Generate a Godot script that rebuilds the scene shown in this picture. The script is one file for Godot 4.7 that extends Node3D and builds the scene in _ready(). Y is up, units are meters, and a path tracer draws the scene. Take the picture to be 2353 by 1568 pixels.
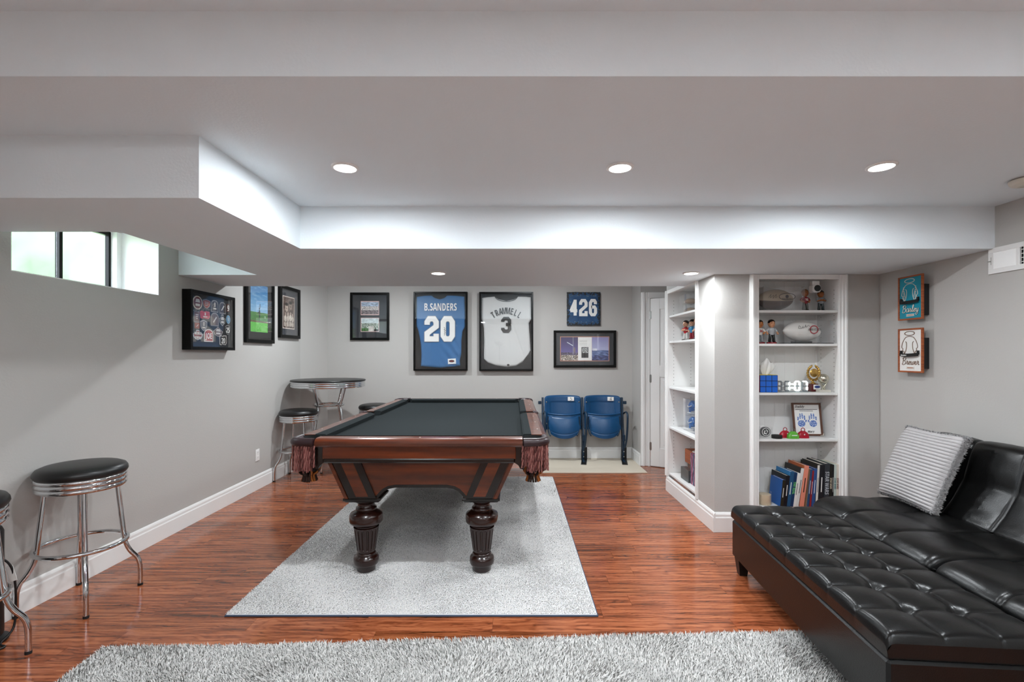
extends Node3D
# A basement games room: pool table, chrome stools, stadium seats, bookcases, black futon and ottoman.
# x is to the right, y up, "d" is the depth in front of the camera (z = -d). Metres.

const EYE := 1.35

class B:
	var v := PackedVector3Array()
	var n := PackedVector3Array()
	var t := PackedVector2Array()
	var c := PackedColorArray()
	var i := PackedInt32Array()
	var col := Color.WHITE
	var xf := Transform3D.IDENTITY

	func vert(p: Vector3, nn: Vector3, uv := Vector2.ZERO) -> int:
		v.append(xf * p)
		n.append((xf.basis.orthonormalized() * nn).normalized())
		t.append(uv)
		c.append(col)
		return v.size() - 1

	func face(a: int, b: int, e: int) -> void:
		var g := (v[b] - v[a]).cross(v[e] - v[a])
		if g.dot(n[a] + n[b] + n[e]) > 0.0:
			i.append_array(PackedInt32Array([a, e, b]))
		else:
			i.append_array(PackedInt32Array([a, b, e]))

	func flat_uv(p: Vector3, nn: Vector3) -> Vector2:
		var a := nn.abs()
		if a.y >= a.x and a.y >= a.z:
			return Vector2(p.x, p.z)
		if a.x >= a.z:
			return Vector2(p.z, p.y)
		return Vector2(p.x, p.y)

	func tri(p: Vector3, q: Vector3, r: Vector3, nn: Vector3) -> void:
		face(vert(p, nn, flat_uv(p, nn)), vert(q, nn, flat_uv(q, nn)), vert(r, nn, flat_uv(r, nn)))

	func quad(p: Vector3, q: Vector3, r: Vector3, s: Vector3, nn: Vector3) -> void:
		var a := vert(p, nn, flat_uv(p, nn))
		var b := vert(q, nn, flat_uv(q, nn))
		var e := vert(r, nn, flat_uv(r, nn))
		var f := vert(s, nn, flat_uv(s, nn))
		face(a, b, e)
		face(a, e, f)

	func box(m: Vector3, size: Vector3, bev := 0.0) -> void:
		var h := size * 0.5
		bev = minf(bev, minf(h.x, minf(h.y, h.z)) * 0.98)
		for a in 3:
			var u := (a + 1) % 3
			var w := (a + 2) % 3
			for s in [-1.0, 1.0]:
				var nn := Vector3.ZERO
				nn[a] = s
				var q := []
				for k in [[-1, -1], [1, -1], [1, 1], [-1, 1]]:
					var p := Vector3.ZERO
					p[a] = s * h[a]
					p[u] = k[0] * (h[u] - bev)
					p[w] = k[1] * (h[w] - bev)
					q.append(m + p)
				quad(q[0], q[1], q[2], q[3], nn)
			if bev > 0.0:
				for s1 in [-1.0, 1.0]:
					for s2 in [-1.0, 1.0]:
						var p1 := Vector3.ZERO
						var p2 := Vector3.ZERO
						p1[u] = s1 * h[u]; p1[w] = s2 * (h[w] - bev)
						p2[u] = s1 * (h[u] - bev); p2[w] = s2 * h[w]
						var e := Vector3.ZERO
						e[a] = h[a] - bev
						var nn2 := Vector3.ZERO
						nn2[u] = s1; nn2[w] = s2
						quad(m + p1 - e, m + p1 + e, m + p2 + e, m + p2 - e, nn2.normalized())
		if bev > 0.0:
			for sx in [-1.0, 1.0]:
				for sy in [-1.0, 1.0]:
					for sz in [-1.0, 1.0]:
						var k := Vector3(sx, sy, sz)
						tri(m + k * Vector3(h.x, h.y - bev, h.z - bev), m + k * Vector3(h.x - bev, h.y, h.z - bev), m + k * Vector3(h.x - bev, h.y - bev, h.z), k.normalized())

	# box between two corners
	func span(p: Vector3, q: Vector3, bev := 0.0) -> void:
		box((p + q) * 0.5, (q - p).abs(), bev)

	# profile: (radius, y) from bottom to top
	func lathe(prof: Array, segs := 24, flute := 0.0, flutes := 0, f0 := 0.0, f1 := 0.0) -> void:
		for k in prof.size() - 1:
			var a: Vector2 = prof[k]
			var b: Vector2 = prof[k + 1]
			var d := b - a
			if d.length() < 1e-6:
				continue
			var nn := Vector2(d.y, -d.x).normalized()
			var na := nn
			var nb := nn
			if k > 0:
				var e: Vector2 = a - prof[k - 1]
				if e.length() > 1e-6 and e.normalized().dot(d.normalized()) > 0.5:
					na = (nn + Vector2(e.y, -e.x).normalized()).normalized()
			if k < prof.size() - 2:
				var e2: Vector2 = prof[k + 2] - b
				if e2.length() > 1e-6 and e2.normalized().dot(d.normalized()) > 0.5:
					nb = (nn + Vector2(e2.y, -e2.x).normalized()).normalized()
			var ring := []
			for s in segs + 1:
				var ang := TAU * s / segs
				var dir := Vector3(cos(ang), 0, sin(ang))
				var ra := a.x
				var rb := b.x
				if flutes > 0:
					var g := pow(absf(sin(ang * flutes * 0.5)), 0.6)
					if a.y >= f0 and a.y <= f1:
						ra *= 1.0 - flute * (1.0 - g)
					if b.y >= f0 and b.y <= f1:
						rb *= 1.0 - flute * (1.0 - g)
				ring.append(vert(dir * ra + Vector3(0, a.y, 0), dir * na.x + Vector3(0, na.y, 0), Vector2(float(s) / segs, a.y)))
				ring.append(vert(dir * rb + Vector3(0, b.y, 0), dir * nb.x + Vector3(0, nb.y, 0), Vector2(float(s) / segs, b.y)))
			for s in segs:
				face(ring[2 * s], ring[2 * s + 1], ring[2 * s + 3])
				face(ring[2 * s], ring[2 * s + 3], ring[2 * s + 2])

	func tube(pts: Array, r: float, segs := 8, closed := false, flat := 1.0) -> void:
		var m := pts.size()
		var up := Vector3.UP
		var rows := []
		for k in m:
			var p: Vector3 = pts[k]
			var prev: Vector3 = pts[(k - 1 + m) % m] if closed or k > 0 else p
			var next: Vector3 = pts[(k + 1) % m] if closed or k < m - 1 else p
			var dir := (next - prev).normalized()
			if k == 0:
				up = Vector3.UP if absf(dir.y) < 0.9 else Vector3.RIGHT
			var side := dir.cross(up).normalized()
			up = side.cross(dir).normalized()
			var row := []
			for s in segs:
				var a := TAU * s / segs
				var o := side * cos(a) + up * sin(a) * flat
				row.append(vert(p + o * r, (side * cos(a) + up * sin(a) / flat).normalized(), Vector2(float(s) / segs, float(k) / m)))
			rows.append(row)
			if not closed and (k == 0 or k == m - 1):
				var cap := -dir if k == 0 else dir
				var ctr := vert(p, cap)
				var ring := []
				for s in segs:
					var a2 := TAU * s / segs
					ring.append(vert(p + (side * cos(a2) + up * sin(a2) * flat) * r, cap))
				for s in segs:
					face(ctr, ring[s], ring[(s + 1) % segs])
		for k in (m if closed else m - 1):
			var ra: Array = rows[k]
			var rb: Array = rows[(k + 1) % m]
			for s in segs:
				var s2 := (s + 1) % segs
				face(ra[s], rb[s], rb[s2])
				face(ra[s], rb[s2], ra[s2])

	# polygon in x-y, from z0 (back) to z1 (front, faces +z)
	func prism(poly: PackedVector2Array, z0: float, z1: float, caps := true) -> void:
		var idx := Geometry2D.triangulate_polygon(poly)
		var ccw := 1.0 if not Geometry2D.is_polygon_clockwise(poly) else -1.0
		for f in [[z1, 1.0], [z0, -1.0]]:
			if not caps and f[1] < 0:
				continue
			var base := v.size()
			for p in poly:
				vert(Vector3(p.x, p.y, f[0]), Vector3(0, 0, f[1]), p)
			for k in idx.size() / 3:
				face(base + idx[3 * k], base + idx[3 * k + 1], base + idx[3 * k + 2])
		if absf(z1 - z0) < 1e-6:
			return
		for k in poly.size():
			var p := poly[k]
			var q := poly[(k + 1) % poly.size()]
			var e := (q - p).normalized() * ccw
			quad(Vector3(p.x, p.y, z0), Vector3(q.x, q.y, z0), Vector3(q.x, q.y, z1), Vector3(p.x, p.y, z1), Vector3(e.y, -e.x, 0))

	# smooth surface f(u, v) -> Vector3; flip turns its outside round
	func sheet(nu: int, nv: int, f: Callable, flip := false) -> void:
		var base := v.size()
		var g := PackedVector3Array()
		for a in nu + 1:
			for b in nv + 1:
				g.append(f.call(float(a) / nu, float(b) / nv))
		for a in nu + 1:
			for b in nv + 1:
				var du := g[mini(a + 1, nu) * (nv + 1) + b] - g[maxi(a - 1, 0) * (nv + 1) + b]
				var dv := g[a * (nv + 1) + mini(b + 1, nv)] - g[a * (nv + 1) + maxi(b - 1, 0)]
				var nn := du.cross(dv)
				if nn.length() < 1e-12:
					nn = Vector3.UP
				nn = nn.normalized()
				vert(g[a * (nv + 1) + b], -nn if flip else nn, Vector2(float(a) / nu, float(b) / nv))
		for a in nu:
			for b in nv:
				var p := base + a * (nv + 1) + b
				face(p, p + nv + 1, p + nv + 2)
				face(p, p + nv + 2, p + 1)

	# flat stroke of width w along points in x-y at height z, faces +z
	func ribbon(pts: Array, w: float, z: float, closed := false) -> void:
		var m := pts.size()
		var a := []
		for k in m:
			var p: Vector2 = pts[k]
			var p0: Vector2 = pts[(k - 1 + m) % m] if closed or k > 0 else p * 2.0 - pts[k + 1]
			var p1: Vector2 = pts[(k + 1) % m] if closed or k < m - 1 else p * 2.0 - pts[k - 1]
			var d0 := (p - p0).normalized()
			var d1 := (p1 - p).normalized()
			var mi := (d0 + d1).normalized()
			if mi == Vector2.ZERO:
				mi = d0
			var o := Vector2(-mi.y, mi.x) * (w * 0.5 / maxf(mi.dot(d0), 0.5))
			a.append(vert(Vector3(p.x + o.x, p.y + o.y, z), Vector3(0, 0, 1), p))
			a.append(vert(Vector3(p.x - o.x, p.y - o.y, z), Vector3(0, 0, 1), p))
		for k in (m if closed else m - 1):
			var k2 := (k + 1) % m
			face(a[2 * k], a[2 * k + 1], a[2 * k2 + 1])
			face(a[2 * k], a[2 * k2 + 1], a[2 * k2])

	func ball(m: Vector3, r: Vector3, nu := 16, nv := 10) -> void:
		var keep := xf
		xf = xf * Transform3D(Basis.from_scale(r), m)
		var base := v.size()
		for a in nv + 1:
			var th := PI * a / nv
			for b in nu + 1:
				var ph := TAU * b / nu
				var p := Vector3(sin(th) * cos(ph), cos(th), sin(th) * sin(ph))
				v.append(xf * p)
				n.append((keep.basis.orthonormalized() * (p / r)).normalized())
				t.append(Vector2(float(b) / nu, float(a) / nv))
				c.append(col)
		for a in nv:
			for b in nu:
				var p2 := base + a * (nu + 1) + b
				if a > 0:
					face(p2, p2 + 1, p2 + nu + 2)
				if a < nv - 1:
					face(p2, p2 + nu + 2, p2 + nu + 1)
		xf = keep

	func done() -> ArrayMesh:
		var arr := []
		arr.resize(Mesh.ARRAY_MAX)
		arr[Mesh.ARRAY_VERTEX] = v
		arr[Mesh.ARRAY_NORMAL] = n
		arr[Mesh.ARRAY_TEX_UV] = t
		arr[Mesh.ARRAY_COLOR] = c
		arr[Mesh.ARRAY_INDEX] = i
		var m := ArrayMesh.new()
		m.add_surface_from_arrays(Mesh.PRIMITIVE_TRIANGLES, arr)
		return m

var names := {}
var M := {}
var rng := RandomNumberGenerator.new()
var noise := FastNoiseLite.new()
var font_bold: SystemFont
var font_plain: SystemFont
var font_serif: SystemFont

func W(x: float, y: float, d: float) -> Vector3:
	return Vector3(x, y, -d)

func numbered(called: String) -> String:
	if not names.has(called):
		names[called] = 0
		return called
	names[called] += 1
	return "%s_%03d" % [called, names[called]]

func thing(called: String, label: String, category: String, at := Vector3.ZERO, turn := 0.0, group := "") -> Node3D:
	var o := Node3D.new()
	o.name = numbered(called)
	add_child(o)
	o.position = at
	o.rotation.y = turn
	tag(o, label, category, group)
	return o

func tag(o: Node, label: String, category: String, group := "") -> void:
	o.set_meta("label", label)
	o.set_meta("category", category)
	if group:
		o.set_meta("group", group)

func part(parent: Node, called: String, b, m: Material, label := "") -> MeshInstance3D:
	var o := MeshInstance3D.new()
	o.name = called
	o.mesh = b.done() if b is B else b
	o.material_override = m
	parent.add_child(o, true)
	if label:
		o.set_meta("label", label)
	return o

func solo(called: String, b, m: Material, label: String, category: String, at := Vector3.ZERO, turn := 0.0, group := "") -> MeshInstance3D:
	var o := part(self, numbered(called), b, m)
	o.position = at
	o.rotation.y = turn
	tag(o, label, category, group)
	return o

func shell(called: String, b, m: Material) -> MeshInstance3D:
	var o := part(self, called, b, m)
	o.set_meta("kind", "structure")
	return o

func copy(o: Node3D, label: String, at: Vector3, turn := 0.0) -> Node3D:
	var r: Node3D = o.duplicate()
	var base: String = o.name
	r.name = numbered(base)
	add_child(r)
	r.position = at
	r.rotation.y = turn
	r.set_meta("label", label)
	return r

func mat(called: String, color: Color, rough := 0.6, metal := 0.0) -> StandardMaterial3D:
	var m := StandardMaterial3D.new()
	m.resource_name = called
	m.albedo_color = color
	m.roughness = rough
	m.metallic = metal
	M[called] = m
	return m

func h(code: String) -> Color:
	return Color.html(code)

func text(parent: Node, s: String, height: float, m: Material, at: Vector3, font: Font = null, wide := 1.0, slant := 0.0, basis := Basis.IDENTITY) -> MeshInstance3D:
	var tm := TextMesh.new()
	tm.font = font if font else font_bold
	tm.text = s
	tm.font_size = 48
	tm.pixel_size = height / 34.5
	tm.depth = 0.0008
	tm.curve_step = 2.0
	var o := MeshInstance3D.new()
	o.name = "lettering"
	o.mesh = tm
	o.material_override = m
	parent.add_child(o, true)
	o.transform = Transform3D(basis * Basis(Vector3(wide, 0, 0), Vector3(slant, 1, 0), Vector3(0, 0, 1)), at)
	return o

func pts(a: Array) -> Array:
	var r := []
	for k in a.size() / 2:
		r.append(Vector2(a[2 * k], a[2 * k + 1]))
	return r

func poly(a: Array) -> PackedVector2Array:
	return PackedVector2Array(pts(a))

func smooth(p: Array, steps := 6, closed := false) -> Array:
	var m := p.size()
	var r := []
	for k in (m if closed else m - 1):
		var p0 = p[(k - 1 + m) % m] if closed or k > 0 else p[k]
		var p1 = p[k]
		var p2 = p[(k + 1) % m]
		var p3 = p[(k + 2) % m] if closed or k + 2 < m else p[(k + 1) % m]
		for s in steps:
			var u := float(s) / steps
			r.append(0.5 * (2.0 * p1 + (p2 - p0) * u + (2.0 * p0 - 5.0 * p1 + 4.0 * p2 - p3) * u * u + (3.0 * p1 - p0 - 3.0 * p2 + p3) * u * u * u))
	if not closed:
		r.append(p[m - 1])
	return r

func ellipse(cx: float, cy: float, rx: float, ry: float, k := 20) -> PackedVector2Array:
	var r := PackedVector2Array()
	for s in k:
		r.append(Vector2(cx + rx * cos(TAU * s / k), cy + ry * sin(TAU * s / k)))
	return r

func rect(x0: float, y0: float, x1: float, y1: float) -> PackedVector2Array:
	return PackedVector2Array([Vector2(x0, y0), Vector2(x1, y0), Vector2(x1, y1), Vector2(x0, y1)])

func img_mat(called: String, im: Image, rough := 0.6) -> StandardMaterial3D:
	var m := mat(called, Color.WHITE, rough)
	m.albedo_texture = ImageTexture.create_from_image(im)
	return m

# picture lying on a quad in x-y (uv 0..1, v down)
func picture(x0: float, y0: float, x1: float, y1: float, z: float) -> B:
	var b := B.new()
	var nn := Vector3(0, 0, 1)
	var a := b.vert(Vector3(x0, y1, z), nn, Vector2(0, 0))
	var e := b.vert(Vector3(x1, y1, z), nn, Vector2(1, 0))
	var f := b.vert(Vector3(x1, y0, z), nn, Vector2(1, 1))
	var g := b.vert(Vector3(x0, y0, z), nn, Vector2(0, 1))
	b.face(a, e, f)
	b.face(a, f, g)
	return b

# ---------------------------------------------------------------- camera, light
func set_camera() -> void:
	var f := 1110.0
	var cam := Camera3D.new()
	cam.name = "camera"
	cam.near = 0.05
	cam.far = 60.0
	cam.projection = Camera3D.PROJECTION_FRUSTUM
	cam.size = 1568.0 / f * cam.near
	cam.frustum_offset = Vector2(-3.5, 33.0) / f * cam.near
	cam.position = W(0, EYE, 0)
	add_child(cam)
	var sky := ProceduralSkyMaterial.new()
	sky.sky_top_color = Color(0.80, 0.86, 0.93)
	sky.sky_horizon_color = Color(0.95, 0.97, 1.0)
	sky.ground_bottom_color = Color(0.40, 0.42, 0.38)
	sky.ground_horizon_color = Color(0.75, 0.78, 0.75)
	var e := Environment.new()
	e.background_mode = Environment.BG_SKY
	e.sky = Sky.new()
	e.sky.sky_material = sky
	e.background_energy_multiplier = 4.0
	e.tonemap_mode = Environment.TONE_MAPPER_LINEAR
	e.tonemap_exposure = 3.15
	e.sdfgi_enabled = true
	e.ssao_enabled = true
	e.ssil_enabled = true
	var we := WorldEnvironment.new()
	we.name = "surroundings"
	we.environment = e
	add_child(we)

func downlight(at: Vector3, energy: float, label: String) -> void:
	var o := thing("downlight", label, "ceiling light", at, 0.0, "recessed ceiling downlights")
	var b := B.new()
	b.lathe([Vector2(0.062, 0.0), Vector2(0.062, -0.004), Vector2(0.058, -0.007), Vector2(0.050, -0.008), Vector2(0.049, -0.004)].map(func(p): return Vector2(p.x, p.y)), 28)
	part(o, "trim_ring", b, M.trim)
	b = B.new()
	b.lathe([Vector2(0.0, -0.011), Vector2(0.02, -0.0105), Vector2(0.038, -0.009), Vector2(0.049, -0.005), Vector2(0.049, 0.0)], 24)
	part(o, "lens", b, M.lamp_glow)
	var l := AreaLight3D.new()
	l.name = "light"
	l.area_size = Vector2(0.066, 0.066)
	l.area_normalize_energy = true
	l.light_energy = energy
	l.light_color = Color(0.955, 0.982, 1.0)
	l.area_range = 12.0
	l.shadow_enabled = true
	l.position = Vector3(0, -0.014, 0)
	l.rotation.x = -PI / 2
	o.add_child(l)

func unseen_uplighter(at: Vector3, label: String) -> void:
	# unseen uplighter behind the camera, placed to light the front ceiling and rugs
	var o := thing("unseen_uplighter", label, "unseen lamp", at)
	var b := B.new()
	b.lathe([Vector2(0, 0), Vector2(0.13, 0), Vector2(0.13, 0.015), Vector2(0.10, 0.025), Vector2(0, 0.03)], 28)
	part(o, "base", b, M.black_satin)
	b = B.new()
	b.lathe([Vector2(0, 0.02), Vector2(0.012, 0.02), Vector2(0.012, 1.64), Vector2(0, 1.64)], 14)
	part(o, "pole", b, M.black_satin)
	b = B.new()
	b.lathe([Vector2(0.0, 1.62), Vector2(0.06, 1.63), Vector2(0.12, 1.67), Vector2(0.16, 1.74), Vector2(0.156, 1.74), Vector2(0.116, 1.675), Vector2(0.0, 1.64)], 32)
	part(o, "bowl_shade", b, M.trim)
	b = B.new()
	b.lathe([Vector2(0.0, 1.662), Vector2(0.085, 1.662), Vector2(0.085, 1.666), Vector2(0.0, 1.666)], 24)
	part(o, "lamp_diffuser", b, M.lamp_glow)
	var l := AreaLight3D.new()
	l.name = "light"
	l.area_size = Vector2(0.12, 0.12)
	l.area_normalize_energy = true
	l.light_energy = LIGHT_LAMP
	l.light_color = Color(0.955, 0.982, 1.0)
	l.area_range = 12.0
	l.shadow_enabled = true
	l.position = Vector3(0, 1.672, 0)
	l.rotation.x = PI / 2
	o.add_child(l)

# ---------------------------------------------------------------- materials
func bump(m: StandardMaterial3D, freq: float, scale_cm: float, uvs: float, octaves := 3, size := 256) -> void:
	var nz := FastNoiseLite.new()
	nz.seed = 7
	nz.frequency = freq
	nz.fractal_octaves = octaves
	var tx := NoiseTexture2D.new()
	tx.width = size
	tx.height = size
	tx.seamless = true
	tx.noise = nz
	m.heightmap_enabled = true
	m.heightmap_texture = tx
	m.heightmap_scale = scale_cm
	m.uv1_triplanar = true
	m.uv1_world_triplanar = true
	m.uv1_scale = Vector3.ONE * uvs

func wood_image(w: int, hh: int, rows: int, sd: int, light: Color, mid: Color, dark: Color, streak := 0.5, ringy := 0.30) -> Image:
	var data := PackedByteArray()
	data.resize(w * hh * 3)
	var r := RandomNumberGenerator.new()
	r.seed = sd
	var na := FastNoiseLite.new()
	na.seed = sd
	na.frequency = 0.01
	var nb := FastNoiseLite.new()
	nb.seed = sd + 3
	nb.frequency = 0.02
	nb.fractal_octaves = 2
	var rh := hh / rows
	for k in rows:
		var eye := r.randf() < 0.45
		var uc := r.randf_range(0.2, 0.8) * w
		var vc := (r.randf_range(0.3, 0.7) if eye else r.randf_range(-2.5, -0.8)) * rh
		var tone := r.randf_range(-0.16, 0.16)
		var rings := r.randf_range(0.045, 0.075)
		var off := r.randf() * 1000.0
		for y in rh:
			for x in w:
				var warp := na.get_noise_2d(x * 0.45 + off, y * 1.3 + off) * 20.0 + na.get_noise_2d(x * 1.6, y * 5.0 + off) * 2.5
				var dy := y - vc
				var dx := (x - uc) * 0.085
				var rad := sqrt(dy * dy + dx * dx) + warp
				var g := 0.5 + 0.5 * sin(rad * TAU * rings)
				g = pow(g, 2.0)
				var fine := nb.get_noise_2d(x * 0.25 + off * 3.0, y * 9.0)
				var broad := nb.get_noise_2d(x * 0.10, y * 2.0 + off * 5.0)
				var q := clampf(ringy * g + 0.20 * fine + 0.95 * broad * streak + 0.26 + tone, 0.0, 1.0)
				var c := light.lerp(mid, minf(q * 2.0, 1.0)) if q < 0.5 else mid.lerp(dark, (q - 0.5) * 2.0)
				var at := ((k * rh + y) * w + x) * 3
				data[at] = int(clampf(c.r, 0, 1) * 255)
				data[at + 1] = int(clampf(c.g, 0, 1) * 255)
				data[at + 2] = int(clampf(c.b, 0, 1) * 255)
	return Image.create_from_data(w, rh * rows, false, Image.FORMAT_RGB8, data)

func set_materials() -> void:
	font_bold = SystemFont.new()
	font_bold.font_names = PackedStringArray(["Droid Sans"])
	font_bold.font_weight = 700
	font_plain = SystemFont.new()
	font_plain.font_names = PackedStringArray(["Droid Sans"])
	font_serif = SystemFont.new()
	font_serif.font_names = PackedStringArray(["Droid Serif"])
	font_serif.font_weight = 700
	noise.seed = 11
	bump(mat("wall_paint", h("b9b6b2"), 0.75), 0.08, 0.03, 3.0)
	bump(mat("ceiling_paint", h("e6edf1"), 0.85), 0.08, 0.03, 3.0)
	mat("trim", h("eeedeb"), 0.38)
	mat("door_paint", h("ecebe9"), 0.4)
	mat("shelf_white", h("ebeae8"), 0.42)
	mat("peg_dark", h("3a3835"), 0.6)
	var m := mat("lamp_glow", Color.WHITE, 0.4)
	m.emission_enabled = true
	m.emission = Color(1.0, 0.985, 0.96)
	m.emission_energy_multiplier = 4.0
	m = mat("chrome", h("d6d8da"), 0.07, 1.0)
	m = mat("steel", h("a9a8a4"), 0.3, 1.0)
	m = mat("black_leather", h("0b0b0b"), 0.30)
	m.metallic_specular = 0.42
	bump(m, 0.05, 0.03, 9.0, 4)
	m = mat("black_vinyl", h("121212"), 0.38)
	m = mat("black_satin", h("111111"), 0.35)
	m = mat("black_frame", h("090908"), 0.32)
	m.metallic_specular = 0.3
	m = mat("black_plastic", h("121213"), 0.45)
	mat("black_matt", h("0a0a0a"), 0.8)
	mat("rubber", h("0c0c0c"), 0.7)
	mat("white_print", h("efeeea"), 0.6)
	mat("ink", h("101010"), 0.6)
	mat("red_ink", h("a5202c"), 0.6)
	mat("mat_board_dark", h("20242a"), 0.8)
	m = mat("glass", Color(1, 1, 1, 0.004), 0.02)
	m.transparency = BaseMaterial3D.TRANSPARENCY_ALPHA
	m = mat("acrylic", Color(0.97, 0.98, 1.0, 0.02), 0.03)
	m.transparency = BaseMaterial3D.TRANSPARENCY_ALPHA
	m = mat("paint", Color.WHITE, 0.5)
	m.vertex_color_use_as_albedo = true
	m = mat("cloth", Color.WHITE, 0.85)
	m.vertex_color_use_as_albedo = true
	m = mat("gloss_paint", Color.WHITE, 0.22)
	m.vertex_color_use_as_albedo = true
	m = mat("pile", Color.WHITE, 0.9)
	m.vertex_color_use_as_albedo = true
	# floor boards, twelve rows of grain in one picture
	var im := wood_image(1024, 1152, 12, 5, h("b96f48"), h("8f4c2e"), h("4a2817"), 0.55)
	m = img_mat("floor_wood", im, 0.15)
	m.metallic_specular = 0.55
	m.vertex_color_use_as_albedo = true
	im = wood_image(512, 256, 1, 21, h("74310d"), h("4f2009"), h("2a1005"), 0.4, 0.12)
	m = img_mat("table_wood", im, 0.28)
	m.clearcoat_enabled = true
	m.clearcoat = 0.35
	m.clearcoat_roughness = 0.08
	m.uv1_scale = Vector3(0.7, 0.9, 1)
	m.uv1_offset = Vector3(0.5, 0.0, 0)
	m.vertex_color_use_as_albedo = true
	im = wood_image(256, 128, 1, 33, h("a7582c"), h("8a4420"), h("5c2a12"), 0.4)
	m = img_mat("frame_wood", im, 0.45)
	m.uv1_scale = Vector3(3, 8, 1)
	m = mat("table_ebony", h("0f0704"), 0.25)
	m.clearcoat_enabled = true
	m.clearcoat = 0.3
	m.clearcoat_roughness = 0.08
	m = mat("leg_wood", h("230c06"), 0.24)
	m.clearcoat_enabled = true
	m.clearcoat = 0.3
	m.clearcoat_roughness = 0.07
	m = mat("felt", h("2a2e2f"), 0.95)
	m.metallic_specular = 0.15
	bump(m, 0.15, 0.02, 12.0, 3)
	m = mat("pocket_leather", h("2c1a1d"), 0.35)
	m = mat("seat_blue", h("0e4672"), 0.36)
	bump(m, 0.04, 0.02, 4.0)
	mat("seat_iron", h("1c3348"), 0.45, 0.2)

# ---------------------------------------------------------------- the room
func slab(p: Vector3, q: Vector3) -> B:
	var b := B.new()
	b.span(W(p.x, p.y, p.z), W(q.x, q.y, q.z))
	return b

const XL := -2.584
const XR := 2.80
const DB := 6.323
const SOF := 1.971
const UPC := 2.217
const FRC := 2.42

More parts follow.
